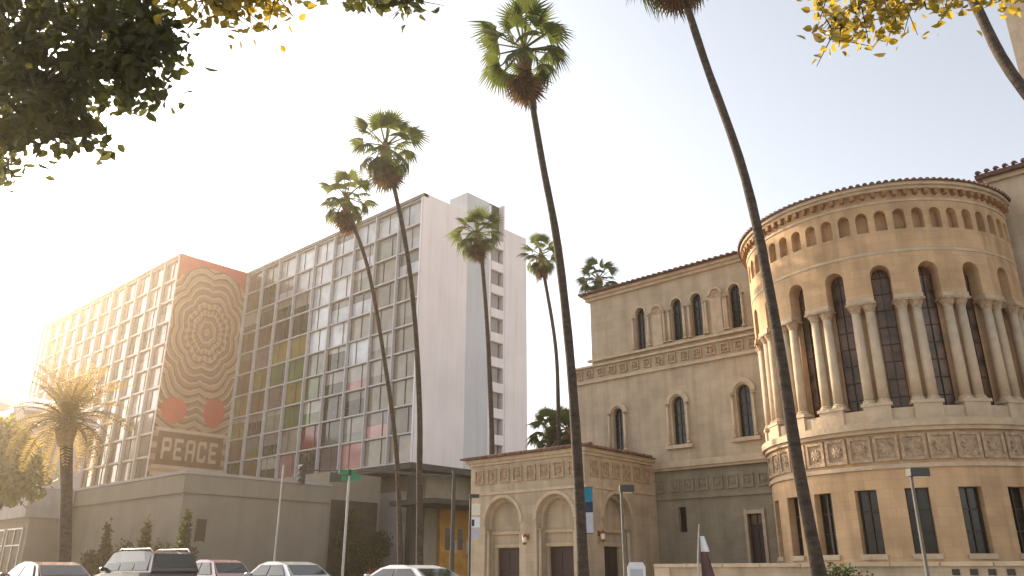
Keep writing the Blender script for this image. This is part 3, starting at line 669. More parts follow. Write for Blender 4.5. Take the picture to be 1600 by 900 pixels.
def msub(name, mb, m):
    o = mb.build(name, m); o.parent = mural; return o
def disc(y, z, a, b, x):
    mb = MB(); n = 20; p = [(x, y + a * math.cos(2 * PI * k / n) * (1 + 0.12 * math.sin(2 * PI * k / n)), z + b * math.sin(2 * PI * k / n)) for k in range(n)]
    mb.quad(*p); mb.quad(*[(0.04, q[1], q[2]) for q in reversed(p)])
    for k in range(n): q = p[k]; w = p[(k + 1) % n]; mb.quad((0.04, q[1], q[2]), (0.04, w[1], w[2]), w, q)
    return mb
msub('red_oval', disc(-3.1, -11.4, 1.75, 1.8, 0.062), M['oldred']); msub('red_oval', disc(2.55, -11.0, 1.5, 2.1, 0.062), M['oldred2'])
msub('name_panel', MB().box(0.04, 0.06, -4.6, 4.4, -18.5, -14.2), M['umber'])
bd = MB(); bd.box(0.04, 0.075, -5.0, 4.9, -14.2, -13.75).box(0.04, 0.075, -5.0, 4.9, -18.95, -18.5).box(0.04, 0.075, -5.0, 4.9, -19.9, -19.4)
msub('name_border', bd, M['cream'])
# the five letters, cut as flat strokes
LET = {'P': [(0, .2, 0, 1), (.2, .75, .82, 1), (.2, .75, .38, .56), (.6, .8, .5, .9)], 'E': [(0, .2, 0, 1), (.2, .75, .82, 1), (.2, .62, .42, .58), (.2, .75, 0, .18)],
       'A': [(0, .2, 0, .92), (.6, .8, 0, .92), (.1, .7, .84, 1), (.2, .6, .36, .52)], 'C': [(0, .2, .08, .92), (.1, .75, .82, 1), (.1, .75, 0, .18), (.58, .78, .66, .84), (.58, .78, .16, .34)]}
lx = -3.95
for i, ch in enumerate('PEACE'):
    mb = MB()
    for j, (a, b, c, d) in enumerate(LET[ch]):
        mb.box(0.05, 0.09 + j * 0.003, lx + a * 1.55, lx + b * 1.55, -17.75 + c * 2.75, -17.75 + d * 2.75)
    msub('letter', mb, M['cream']); lx += 1.62
# undercroft of the slab: soffit, columns, lobby walls, glass
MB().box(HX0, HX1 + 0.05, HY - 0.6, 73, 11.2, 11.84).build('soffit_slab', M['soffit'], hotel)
MB().box(-76.2, -65.35, 58.6, 72, 0, 11.2).build('lobby_wall', M['tan_wall'], hotel)
MB().box(-74.5, -67.9, 57.4, 58.6, 0, 9.4).build('lobby_pier', M['pale_wall'], hotel)
MB().box(-92, -76.2, 58.0, 58.3, 0, 11.2).build('lobby_glazing', M['pane_d'], hotel)
for k in range(6): MB().box(-91 + k * 2.7, -90.85 + k * 2.7, 57.85, 58.0, 0, 11.2).build('lobby_mullion', M['lead'], hotel)
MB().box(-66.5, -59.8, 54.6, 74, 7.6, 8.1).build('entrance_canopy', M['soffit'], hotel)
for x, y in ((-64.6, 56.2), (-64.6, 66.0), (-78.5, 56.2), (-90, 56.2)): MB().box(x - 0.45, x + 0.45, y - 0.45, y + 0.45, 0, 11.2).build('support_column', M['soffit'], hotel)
# podium
pod = thing('podium_building', 'low blank grey-brown podium building in front of the mural wing', 'building', (-80, 40, 0))
GX0, GX1, GY0, GY1, GZ = -97.0, -67.0, 32.5, 47.4, 9.1
MB().box(GX0, GX1, GY0, GY1, 0, 7.2).box(GX0 - 0.12, GX1 + 0.12, GY0 - 0.12, GY1, 7.5, GZ).box(GX0 + 0.08, GX1 - 0.08, GY0 + 0.08, GY1 - .05, 7.15, 7.55).build('wall', M['podium'], pod)
MB().box(GX0 - 0.25, GX1 + 0.25, GY0 - 0.25, GY1 + .05, GZ, GZ + 0.25).build('coping', M['concrete'], pod)
w = MB().box(GX1 - 0.02, GX1 + 0.012, 34.1, 34.8, 3.6, 5.3).build('slit_window', M['lead'], pod)
sub('window_frame', MB().box(GX1, GX1 + 0.05, 34.0, 34.1, 3.5, 5.4).box(GX1, GX1 + 0.05, 34.8, 34.9, 3.5, 5.4).box(GX1, GX1 + 0.048, 34.1, 34.8, 5.3, 5.4), M['lead'], w)
MB().box(-103, -67.3, 47.4, 54.0, 0, 10.6).build('link_wall', M['podium'], pod)
lg = MB().box(-67.3, -67.24, 47.9, 53.7, 0.3, 7.9).build('link_glazing', M['shade_glass'], pod)
for y in (49.3, 50.8, 52.3): sub('mullion', MB().box(-67.24, -67.16, y, y + .12, 0.3, 7.9), M['lead'], lg)
# orange wall under the overhang, left shop, pale house
ow = MB().box(-65.35, -65.0, 60.6, 66.2, 0, 7.55).build('orange_wall', M['orange_wall'], hotel)
for y in (61.4, 63.3, 65.0): sub('window', MB().box(-65.0, -64.96, y, y + .7, 3.4, 5.6), M['darkglass'], ow)
for y in (62.4, 64.4): sub('sign_board', MB().box(-65.0, -64.9, y, y + .7, 3.0, 4.4), M['cream'], ow)
store = thing('corner_store', 'low grey flat-roofed storefront behind the date palm trunk', 'building', (-112, 30, 0))
MB().box(-124, -91.0, 28.6, 32.2, 0, 6.3).build('wall', M['podium'], store)
MB().box(-124.3, -90.7, 28.0, 32.3, 6.3, 9.2).build('fascia', M['concrete'], store)
for k in range(5):
    x = -96.5 - k * 5.4
    w = MB().box(x, x + 4.4, 28.52, 28.6, 0.5, 5.2).build('shop_window', M['shade_glass'], store)
    sub('frame', MB().box(x - .12, x, 28.44, 28.59, .4, 5.3).box(x + 4.4, x + 4.52, 28.44, 28.59, .4, 5.3).box(x + 2.14, x + 2.26, 28.45, 28.518, .5, 5.2).box(x, x + 4.4, 28.445, 28.59, 5.2, 5.35).box(x, x + 4.4, 28.45, 28.518, 3.6, 3.72), M['metal_pale'], w)
house = thing('pale_house', 'pale gabled upper storey of a house left of the hotel', 'house', (-118, 34, 0))
MB().box(-126, -105.5, 30, 38, 0, 18.5).build('wall', M['pale_wall'], house)
MB().prism([(-127, 22.3), (-127, 22.9), (-118, 23.2), (-103.5, 19.6), (-103.5, 19.0), (-118, 22.5)], 29.0, 38.6).build('roof', M['white'], house)
MB().prism([(-126, 18.6), (-126, 22.2), (-118, 22.4), (-105.5, 19.5), (-105.5, 18.6)], 30.2, 38).build('gable_wall', M['pale_wall'], house)
MB().box(-127, -104.5, 28.6, 38.4, 18.0, 18.6).build('balcony_slab', M['white'], house)
w = MB().box(-122.5, -117.5, 30.1, 30.2, 18.7, 21.4).build('window', M['pane_g'], house); sub('frame', MB().box(-117.5, -117.1, 30.0, 30.2, 18.7, 21.5).box(-122.9, -122.5, 30.0, 30.2, 18.7, 21.5), M['metal_dark'], w)
MB().box(-116, -109, 30.1, 30.2, 18.7, 20.2).build('window', M['pane_i'], house)

# ------------------------------------------------------------------ garden wall in front of the temple
gw = thing('garden_wall', 'low tan garden wall with a stone coping in front of the temple', 'wall', (-8, 28.5, 0))
MB().box(-18.0, 14, 28.5, 28.85, 0, 1.28).build('wall_body', M['stone'], gw)
cop = MB().box(-0.735, 0.735, -0.1, 0.45, 0, 0.13).mesh('coping_stone', M['trim'])
for k in range(22): inst('coping_stone', cop, gw, Matrix.Translation((-17.25 + k * 1.5, 28.5, 1.28)))
for k in range(5): MB().box(-17.98 + k * 6.5, -17.3 + k * 6.5, 28.42, 28.5, 0, 1.27).build('pier', M['trim'], gw)
lat = MB().box(-.11, .11, -0.02, 0.0, -.09, .09).mesh('lattice_block', M['lead'])
for r in range(3):
    for k in range(12): inst('lattice_block', lat, gw, Matrix.Translation((-7.1 + k * 0.5 + (r % 2) * .25, 28.495, 1.1 - r * 0.24)))

# ------------------------------------------------------------------ palms
def fan_frond(key, mtl, pet=0.95, blade=0.95, droop=0.55, spread=205, n=20, seed=0):
    rr = random.Random(seed); mb = MB(); w = 0.03
    tip = Vector((pet, 0, -0.10))
    mb.quad((0, -w * 1.6, 0), (0, w * 1.6, 0), (pet, w, -0.10), (pet, -w, -0.10)); mb.quad((0, 0, -w * 1.5), (pet, 0, -0.10 - w), (pet, w, -0.1), (0, w * 1.6, 0))
    for k in range(n):
        a = R(-spread / 2 + spread * (k + 0.5) / n); da = R(spread / n * 0.56)
        L = blade * (0.82 + 0.22 * math.cos(a * 0.8)) * rr.uniform(0.88, 1.08)
        def P(r, ang, up=0): 
            q = (r / blade); return (tip.x + r * math.cos(ang), r * math.sin(ang), tip.z - droop * q * q * blade + up)
        up = 0.035
        m0 = P(L * 0.55, a - da); m1 = P(L * 0.55, a + da); mm = P(L * 0.55, a, up); t = P(L, a + rr.uniform(-.05, .05), -0.10 * rr.random())
        mb.quad(tuple(tip), m0, mm); mb.quad(tuple(tip), mm, m1); mb.quad(m0, t, mm); mb.quad(mm, t, m1)
    return mb.mesh(key, mtl)
FR = [fan_frond('fan_frond', M['frond'], 1.0, 0.78, d, 195, 20, s) for s, d in ((1, 0.35), (2, 0.55), (3, 0.8))]
FD = [fan_frond('dead_frond', M['frond_dead'], 0.7, 0.85, d, 150, 14, s) for s, d in ((4, 0.3), (5, 0.5))]
def fan_palm(label, pts, r0, r1, crown=1.0, nf=34, nd=16, seed=0, boot=True, base_flare=1.3):
    rr = random.Random(seed)
    t = thing('fan_palm', label, 'palm tree', pts[0], 'tall fan palms along the streets')
    # smooth the trunk line
    P = [Vector(p) for p in pts]; q = []
    for k in range(len(P) - 1):
        a, b, c, d = P[max(k - 1, 0)], P[k], P[k + 1], P[min(k + 2, len(P) - 1)]
        for j in range(6):
            s = j / 6; q.append(0.5 * ((2 * b) + (c - a) * s + (2 * a - 5 * b + 4 * c - d) * s * s + (3 * b - a - 3 * c + d) * s ** 3))
    q.append(P[-1]); n = len(q); rad = []
    for k in range(n):
        f = k / (n - 1); rad.append((r0 + (r1 - r0) * f) * (1 + (base_flare - 1) * max(0, 1 - f * 9)) * rr.uniform(0.96, 1.04))
    mb = MB().tube(q, rad, 10); mb.smooth = True; mb.build('trunk', M['bark'], t)
    top = q[-1]; ax = (q[-1] - q[-4]).normalized(); ax = (ax * 0.5 + Vector((0, 0, 1))).normalized()
    if boot:
        mb = MB().tube([top - ax * 1.1 * crown, top - ax * 0.6 * crown, top, top + ax * 0.5 * crown], [r1 * 1.15, r1 * 2.0 * crown, r1 * 2.3 * crown, r1 * 1.0], 9); mb.build('leaf_base_shaft', M['boot'], t)
    for k in range(nf):
        f = (k + 0.5) / nf; az = k * 2.39996 + rr.uniform(-.25, .25)
        el = R(82 - 128 * f ** 0.9) + rr.uniform(-.14, .14)
        mt = Matrix.Translation(top + ax * (0.25 * crown)) @ Matrix.Rotation(az, 4, 'Z') @ Matrix.Rotation(-el, 4, 'Y') @ Matrix.Rotation(rr.uniform(-.5, .5), 4, 'X') @ Matrix.Scale(crown * rr.uniform(0.85, 1.1), 4)
        inst('frond', FR[0 if el > .7 else (1 if el > -.1 else 2)], t, mt)
    for k in range(nd):
        az = k * 2.39996 + rr.uniform(-.3, .3); el = R(rr.uniform(-86, -52))
        mt = Matrix.Translation(top - ax * (rr.uniform(0.0, 0.5) * crown)) @ Matrix.Rotation(az, 4, 'Z') @ Matrix.Rotation(-el, 4, 'Y') @ Matrix.Rotation(rr.uniform(-.6, .6), 4, 'X') @ Matrix.Scale(crown * rr.uniform(0.7, 1.0), 4)
        inst('dead_frond', FD[k % 2], t, mt)
    return t
fan_palm('tallest fan palm in front of the porch, full crown near the picture top',
         [(-15.68, 20.72, 0), (-15.73, 20.68, 3.7), (-15.87, 20.58, 7.94), (-16.15, 20.36, 12.21), (-16.55, 20.05, 15.6), (-17.05, 19.65, 20.3)], 0.185, 0.115, 1.2, 28, 18, 11)
fan_palm('leaning fan palm in front of the apse, crown cut off by the picture top',
         [(-8.10, 20.45, 0), (-8.35, 20.35, 3.83), (-8.48, 20.3, 7.69), (-8.8, 20.16, 12.11), (-9.58, 19.81, 16.61), (-10.17, 19.47, 20.55)], 0.175, 0.115, 1.2, 26, 16, 12)
fan_palm('taller of the close pair of fan palms before the hotel window grid',
         [(-29.82, 26.62, 0), (-30.0, 26.46, 5.69), (-30.08, 26.36, 8.88), (-30.37, 26.03, 13.65), (-30.86, 25.45, 18.4), (-31.75, 24.5, 23.7)], 0.17, 0.11, 1.4, 24, 16, 13)
fan_palm('shorter of the close pair of fan palms before the hotel, with small crown',
         [(-34.2, 29.2, 0), (-34.58, 28.8, 6.94), (-35.23, 28.0, 12.8), (-36.0, 27.0, 18.3), (-36.7, 26.05, 21.4), (-36.98, 25.75, 22.7)], 0.145, 0.10, 1.15, 22, 18, 14)
fan_palm('fan palm with its crown against the white end wall and balconies of the hotel',
         [(-39.1, 41.5, 0), (-39.2, 41.4, 9.5), (-39.5, 41.1, 18.1), (-39.9, 40.7, 24.6), (-40.1, 40.5, 26.0)], 0.19, 0.14, 1.3, 26, 14, 15)
fan_palm('thin fan palm standing in the bright gap between hotel and temple',
         [(-40.6, 50.75, 0), (-40.55, 50.8, 13.3), (-40.65, 50.7, 19.4), (-41.3, 50.1, 25.8), (-41.45, 49.9, 27.4)], 0.19, 0.13, 1.2, 24, 14, 16)
fan_palm('fan palm whose crown shows above the left end of the temple roof',
         [(-42.0, 60.2, 0), (-41.6, 59.4, 14), (-41.0, 57.9, 27.2)], 0.2, 0.15, 1.3, 24, 14, 17)
for i, (x, y, z, c, lb) in enumerate(((-43.2, 53.4, 12.2, 1.5, 'short bushy fan palm behind the left end of the porch roof'), (-40.8, 52.6, 12.0, 1.4, 'short bushy fan palm behind the porch roof, next to the temple wall'))):
    fan_palm(lb, [(x, y, 0), (x + .1, y, 5), (x, y, z)], 0.24, 0.2, c, 36, 8, 30 + i)
fan_palm('palm with a strongly leaning bare trunk at the top right corner',
         [(1.6, 21.3, 0), (0.6, 21.5, 6), (-1.75, 21.9, 12.78), (-2.4, 21.9, 16.14), (-3.2, 21.9, 21), (-3.7, 21.9, 23.6)], 0.145, 0.12, 1.2, 26, 12, 18)
# --- date palm
def feather(key, L, arch, seed):
    rr = random.Random(seed); mb = MB(); n = 26; sp = []
    for k in range(n + 1):
        s = k / n; sp.append(Vector((L * (s - 0.16 * arch * s ** 3), 0, L * (0.30 * arch * s - 0.62 * arch * s * s))))
    mb.tube(sp[::3], [0.05 - 0.045 * k / 8 for k in range(len(sp[::3]))], 4, False)
    for k in range(3, n + 1):
        p = sp[k]; d = (sp[k] - sp[k - 1]).normalized()
        l = (0.62 * math.sin(PI * (0.12 + 0.80 * k / n)) + 0.08) * rr.uniform(.85, 1.1)
        for s in (-1, 1):
            o = Vector((0.42 * d.x, s * 0.85, 0.42 * d.z - 0.15 + 0.25 * rr.random())).normalized() * l
            mb.quad(tuple(p), tuple(p + d * 0.075 + o * 0.4), tuple(p + o), tuple(p - d * 0.03 + o * 0.4))
    return mb.mesh(key, M['datefrond'])
FE = [feather('feather_frond', 4.3, a, s) for a, s in ((0.7, 1), (1.0, 2), (1.35, 3))]
date = thing('date_palm', 'feathery date palm with a thick trunk at the left edge', 'palm tree', (-47.0, 16.9, 0))
mb = MB().tube([(-47.0, 16.9, 0), (-47.05, 16.8, 2), (-47.2, 16.4, 5), (-47.4, 15.8, 8.6)], [0.42, 0.32, 0.29, 0.34], 12); mb.build('trunk', M['bark'], date)
MB().tube([(-47.35, 15.9, 7.6), (-47.4, 15.8, 8.6), (-47.45, 15.7, 9.4)], [0.36, 0.58, 0.3], 10).build('leaf_base_shaft', M['boot'], date)
for k in range(54):
    f = (k + .5) / 54; az = k * 2.39996; el = R(80 - 118 * f) + rnd.uniform(-.1, .1)
    mt = Matrix.Translation((-47.42, 15.75, 9.0)) @ Matrix.Rotation(az, 4, 'Z') @ Matrix.Rotation(-el, 4, 'Y') @ Matrix.Rotation(rnd.uniform(-.4, .4), 4, 'X') @ Matrix.Scale(rnd.uniform(.78, .98), 4)
    inst('frond', FE[0 if el > .8 else 1 if el > 0 else 2], date, mt)

# ------------------------------------------------------------------ shrubs
def leafmass(blobs, n, size, seed):
    rr = random.Random(seed); mb = MB()
    tot = sum(b[3] * b[4] * b[5] for b in blobs) ** 1.0
    for bx, by, bz, ax, ay, az in blobs:
        m = max(20, int(n * ax * ay * az / tot))
        for _ in range(m):
            d = Vector((rr.gauss(0, 1), rr.gauss(0, 1), rr.gauss(0, 1))).normalized() * (rr.random() ** 0.4) * rr.uniform(.8, 1.1)
            p = Vector((bx + d.x * ax, by + d.y * ay, bz + d.z * az))
            if p.z < 0.05: continue
            add_leaf(mb, p, size * rr.uniform(.6, 1.3), rr)
    return mb
def add_leaf(mb, p, s, rr, flat=0.0):
    e = Euler((rr.uniform(-PI, PI), rr.uniform(-1.2, 1.2), rr.uniform(-PI, PI))).to_matrix()
    a = e @ Vector((s, 0, 0)); b = e @ Vector((0, s * 0.36, 0)); c = e @ Vector((0, 0, s * 0.12))
    i = len(mb.v)
    mb.v += [tuple(p), tuple(p + a * .28 + b * .85 + c), tuple(p + a * .62 + b * .8 + c * .7), tuple(p + a - c * .5), tuple(p + a * .62 - b * .8 + c * .7), tuple(p + a * .28 - b * .85 + c)]
    mb.f += [(i, i + 1, i + 2, i + 3), (i, i + 3, i + 4, i + 5)]
def shrub(name, label, cat, loc, blobs, n, size, m, seed, group=None, stems=3):
    t = thing(name, label, cat, loc, group)
    leafmass(blobs, n, size, seed).build('foliage', m, t, False)
    mb = MB(); rr = random.Random(seed)
    for k in range(stems):
        b = blobs[k % len(blobs)]; mb.tube([(b[0] * .5, b[1] * .5, 0), (b[0] * .8 + rr.uniform(-.1, .1), b[1], b[2] * .6), (b[0], b[1], b[2] + b[5] * .5)], [.06, .045, .015], 5)
    mb.build('stem', M['bark2'], t, False); return t
shrub('shrub', 'upright dark green shrub against the podium wall near its corner', 'shrub', (-62.7, 31.0, 0), [(0, 0, 2.2, .7, .6, 2.2), (.1, 0, 4.3, .45, .4, 1.6)], 1500, .28, M['shrub'], 41, 'shrubs along the podium wall')
shrub('shrub', 'tall thin olive shrub in the middle of the podium planting', 'shrub', (-69.8, 31.0, 0), [(0, 0, 2, .8, .6, 2), (.2, 0, 4, .5, .4, 1.6)], 1300, .28, M['shrub_olive'], 42, 'shrubs along the podium wall')
shrub('shrub', 'thin pointed olive shrub at the left of the podium planting', 'shrub', (-77.5, 31.0, 0), [(0, 0, 2, .7, .6, 2), (-.1, 0, 4.2, .4, .4, 1.5)], 1100, .28, M['shrub_olive'], 43, 'shrubs along the podium wall')
tag(leafmass([(-80 + k * 1.5, 31 + rnd.uniform(-.3, .3), 1.4, 1.2, .8, rnd.uniform(1.3, 2.5)) for k in range(13)], 8000, .28, 44).build('hedge', M['shrub_olive']), 'low olive hedge running along the foot of the podium wall', 'hedge')
shrub('shrub', 'dark leafy shrub beside the podium corner under the hotel', 'shrub', (-66.5, 49.5, 0), [(0, 0, 3, 1.7, 1.2, 3), (2.4, 1, 2.4, 1.4, 1.2, 2.4), (.3, 0, 5.6, 1.0, .9, 1.6), (3.4, 1.6, 3.6, 1.1, 1, 1.5)], 4200, .34, M['shrub'], 45)
shrub('shrub', 'dark bush under the canopy in front of the orange building', 'shrub', (-52.5, 55.5, 0), [(0, 0, 1.8, 2.0, 1.4, 1.8), (2.6, 1, 1.5, 1.7, 1.2, 1.5), (-1.0, 0, 3.2, 1.1, 1, 1.2)], 3200, .34, M['shrub'], 46)
tag(leafmass([(-56.5 + k * .9, 45 + k * .35, .75, .9, .6, .75) for k in range(7)], 1500, .22, 47).build('flower_bed', M['shrub_red']), 'reddish flower bed at the corner of the side street', 'flower bed')
shrub('shrub', 'low green bush in front of the garden wall beside the leaning palm', 'shrub', (-10.1, 26.9, 0), [(0, 0, .7, .8, .6, .7), (.9, .1, .5, .7, .5, .55)], 900, .16, M['shrub'], 48)

# ------------------------------------------------------------------ near broadleaf trees
def near_tree(name, label, base, limbs, sprays, m, seed, size=0.12):
    """limbs: polylines with radii; sprays: (centre, radius vector, count)"""
    rr = random.Random(seed); t = thing(name, label, 'tree', base)
    for i, (pts, rads) in enumerate(limbs):
        mb = MB().tube(pts, rads, 9 if i == 0 else 6); mb.smooth = True; mb.build('trunk' if i == 0 else 'branch', M['bark2'], t)
    mb = MB(); tw = MB()
    for c, rv, n in sprays:
        c = Vector(c)
        k = max(1, n // 9)
        for _ in range(k):
            d = Vector((rr.gauss(0, 1), rr.gauss(0, 1), rr.gauss(0, 1))).normalized() * rr.random() ** .45
            p = c + Vector((d.x * rv[0], d.y * rv[1], d.z * rv[2]))
            q = p + Vector((rr.uniform(-.3, .3), rr.uniform(-.3, .3), rr.uniform(-.3, .05)))
            tw.tube([c.lerp(p, .45), p, q], [.012, .007, .003], 3, False)
            for j in range(9):
                add_leaf(mb, p.lerp(q, rr.random()) + Vector((rr.gauss(0, .07), rr.gauss(0, .07), rr.gauss(0, .07))), size * rr.uniform(.7, 1.2), rr)
    tag(tw.build('twigs', M['bark2'], t), kind='stuff')
    mb.build('crown', m, t); return t
f_ = 1226.5; cy_ = math.cos; fw = Vector((math.sin(R(-42)) * math.cos(R(19.9)), math.cos(R(-42)) * math.cos(R(19.9)), math.sin(R(19.9)))); rt = Vector((math.cos(R(-42)), -math.sin(R(-42)), 0)); upv = rt.cross(fw)
def at(x, y, d): return Vector((0, 0, 1.1)) + (fw + rt * ((x - 800) / f_) - upv * ((y - 450) / f_)) * d     # where a spray hangs in the air
rr = random.Random(99)
sp = []
for x, y, r, n in ((60, 30, 90, 300), (170, 60, 70, 230), (230, 40, 45, 120), (60, 130, 80, 260), (150, 130, 55, 170), (215, 110, 40, 110), (235, 66, 28, 60), (20, 200, 50, 140), (100, 190, 45, 110), (60, 170, 50, 120), (-60, 60, 120, 420), (-80, 180, 90, 260), (100, -60, 110, 360), (210, -60, 80, 240), (10, 245, 22, 40), (130, 205, 22, 35), (258, 90, 16, 18), (560, -4, 18, 34), (605, -14, 22, 50), (650, -4, 20, 40), (470, -60, 60, 160), (590, -70, 55, 140)):
    d = rr.uniform(7.2, 9.6); p = at(x, y, d); s = r * d / f_; sp.append((p, (s, s, s * .9), int(n * 1.5)))
tb = Vector((-9.6, -1.6, 0)); c1 = at(-60, 60, 8.6); c2 = at(120, 60, 8.4); c3 = at(200, -60, 8.2); c4 = at(40, 190, 8.4)
for k in range(9): sp.append((c3 + Vector((rr.uniform(-2.6, -.5), rr.uniform(-1.4, .2), rr.uniform(.8, 2.2))), (.9, .9, .7), 190))
near_tree('broadleaf_tree', 'dark broad-leaved tree hanging into the top left corner', tb,
          [([tb, tb + Vector((.2, .2, 2.4)), tb + Vector((.7, .6, 4.2))], [.24, .2, .16]), ([tb + Vector((.6, .55, 4.0)), (c1 + tb + Vector((.7, .6, 4.2))) / 2 + Vector((0, 0, .5)), c1, c2], [.13, .1, .06, .02]),
           ([c1, c1.lerp(c3, .5) + Vector((0, 0, .4)), c3], [.07, .05, .02]), ([c1, c1.lerp(c4, .6), c4], [.06, .04, .015])], sp, M['leaf_dark'], 51, .14)
sp = []
for x, y, r, n in ((312, -26, 28, 90), (362, -20, 30, 140), (352, 12, 12, 44), (395, -22, 24, 70), (425, -24, 16, 40), (380, -70, 70, 150)):
    d = rr.uniform(6.2, 7.2); p = at(x, y, d); s = r * d / f_; sp.append((p, (s, s, s), n))
tb = Vector((-4.2, -2.6, 0)); e1 = at(380, -70, 6.6); e2 = at(520, -50, 6.6); e3 = at(660, -30, 6.6)
near_tree('broadleaf_tree', 'sunlit yellow-green branch tips hanging in from the top, left of centre', tb,
          [([tb, tb + Vector((0, .2, 2.5)), tb + Vector((-.1, .8, 4.6))], [.2, .17, .13]), ([tb + Vector((-.1, .8, 4.5)), (e1 + tb + Vector((0, 1, 5.2))) / 2 + Vector((0, 0, .4)), e1], [.1, .06, .03]), ([e1, e2, e3], [.035, .025, .01])], sp, M['leaf_sunlit'], 52, .095)
sp = []
for x, y, r, n in ((1290, -10, 20, 40), (1306, 36, 18, 70), (1298, 54, 12, 40), (1335, 16, 22, 60), (1372, -2, 26, 90), (1402, 14, 18, 50), (1440, -8, 24, 80), (1243, -10, 14, 24), (1408, 36, 8, 12), (1560, -20, 20, 50), (1590, -14, 14, 30), (1360, -50, 70, 190), (1470, -50, 60, 150), (1560, -60, 60, 130)):
    d = rr.uniform(6.4, 7.6); p = at(x, y, d); s = r * d / f_; sp.append((p, (s, s, s), n))
tb = Vector((2.6, 3.4, 0)); e1 = at(1560, -60, 7.0); e2 = at(1440, -40, 7.0); e3 = at(1330, -20, 7.0)
near_tree('broadleaf_tree', 'sunlit golden branch tips hanging into the top right of the picture', tb,
          [([tb, tb + Vector((.1, .2, 2.5)), tb + Vector((-.3, .5, 4.8))], [.2, .17, .13]), ([tb + Vector((-.3, .5, 4.7)), (e1 + tb + Vector((0, .5, 5.4))) / 2 + Vector((0, 0, .4)), e1], [.1, .06, .04]), ([e1, e2, e3], [.04, .025, .01])], sp, M['leaf_sunlit'], 53, .095)

t = thing('leafy_tree', 'olive-green leafy tree filling the gap behind the date palm at the left edge', 'tree', (-76.0, 20.5, 0))
leafmass([(0, 0, 9.5, 4.2, 3.5, 3.4), (-4, 0, 9.0, 3.5, 3, 3.0), (3.2, 1, 8.2, 2.6, 2.6, 2.2), (-1, 0, 12.0, 2.4, 2.2, 1.8), (-9, -1, 10, 3.5, 3, 3)], 5200, .62, 61).build('crown', M['leaf_olive'], t, False)
mb = MB().tube([(0, 0, 0), (.2, 0, 4), (0, 0, 8)], [.4, .32, .2], 9)
for q in ((-4, 0, 9), (3, 1, 8.4), (-1, 0, 12), (-7, -.5, 9.6)): mb.tube([(.15, 0, 4.2), (q[0] * .5, q[1], 7), q], [.18, .12, .04], 6)
mb.build('trunk', M['bark2'], t, False)
# ------------------------------------------------------------------ street furniture
def lamp(loc, label, h=3.9, arm=0.55):
    t = thing('street_lamp', label, 'street lamp', loc, 'box-headed street lamps before the temple')
    MB().tube([(0, 0, 0), (0, 0, .3), (0, 0, h)], [.09, .06, .045], 8).build('post', M['metal_mid'], t, False)
    MB().lathe([(.16, 0), (.16, .06), (.09, .3)], 8).build('base', M['metal_dark'], t, False)
    ax = rt
    o = MB().box(-.06, arm, -.17, .17, h - .22, h + .02).build('lamp_head', M['metal_dark'], t, False, .02); o.rotation_euler[2] = R(42)
    o = MB().box(.04, arm - .06, -.12, .12, h - .235, h - .218).build('lens', M['lamp_glass'], t, False); o.rotation_euler[2] = R(42)
lamp((-7.02, 25.2, 0.14), 'box-headed street lamp in front of the apse windows', 3.8, .5)
lamp((-15.55, 22.8, 0.14), 'box-headed street lamp in front of the porch side arch', 3.72, .42)
t = thing('street_sign', 'green street name sign on a post before the podium corner', 'street sign', (-25.71, 19.05, .14))
MB().tube([(0, 0, 0), (0, 0, 4.55)], .05, 8).build('post', M['metal_pale'], t, False)
MB().box(-.05, .05, -.05, .05, 4.5, 4.75).build('bracket', M['metal_dark'], t, False)
o = MB().box(-.3, .48, -.02, .02, 4.32, 4.52).build('name_plate', M['green_sign'], t, False); o.rotation_euler[2] = R(40); 
o = MB().box(-.45, .3, -.02, .02, 4.54, 4.72).build('name_plate', M['green_sign'], t, False); o.rotation_euler[2] = R(80)
t = thing('traffic_signal', 'dark traffic signal hanging on a long mast arm below the hotel', 'traffic signal', (-31.0, 29.8, .14))
MB().tube([(0, 0, 0), (0, 0, 6.1)], [.13, .09], 10).build('post', M['metal_dark'], t, False)
MB().tube([(0, 0, 5.75), (-3.0, -2.6, 6.05), (-6.4, -5.4, 6.15)], [.07, .06, .04], 6).build('mast_arm', M['metal_dark'], t, False)
o = MB().box(-.2, .2, -.14, .14, -.5, .5).build('signal_head', M['metal_dark'], t, False, .03); o.location = (-6.3, -5.3, 5.9)
o = MB().box(-.55, .55, -.02, .02, -.25, .25).build('sign_plate', M['metal_dark'], t, False); o.location = (-4.6, -4.0, 5.75); o.rotation_euler[2] = R(42)
for i, dz in enumerate((.3, 0, -.3)):
    o2 = MB().lathe([(.11, 0), (.11, .03), (.08, .04)], 10).build('signal_lens', M['lead'], t, False); o2.location = (-6.3, -5.45, 5.9 + dz); o2.rotation_euler = (R(90), 0, 0)
t = thing('utility_pole', 'thin pale pole standing in front of the podium corner', 'pole', (-31.0, 16.3 + 3.1, .14))
MB().tube([(0, 0, 0), (0, 0, 5.4)], [.045, .035], 8).build('post', M['metal_pale'], t, False)
MB().lathe([(.12, 0), (.12, .05), (.06, .25)], 8).build('base', M['metal_dark'], t, False)
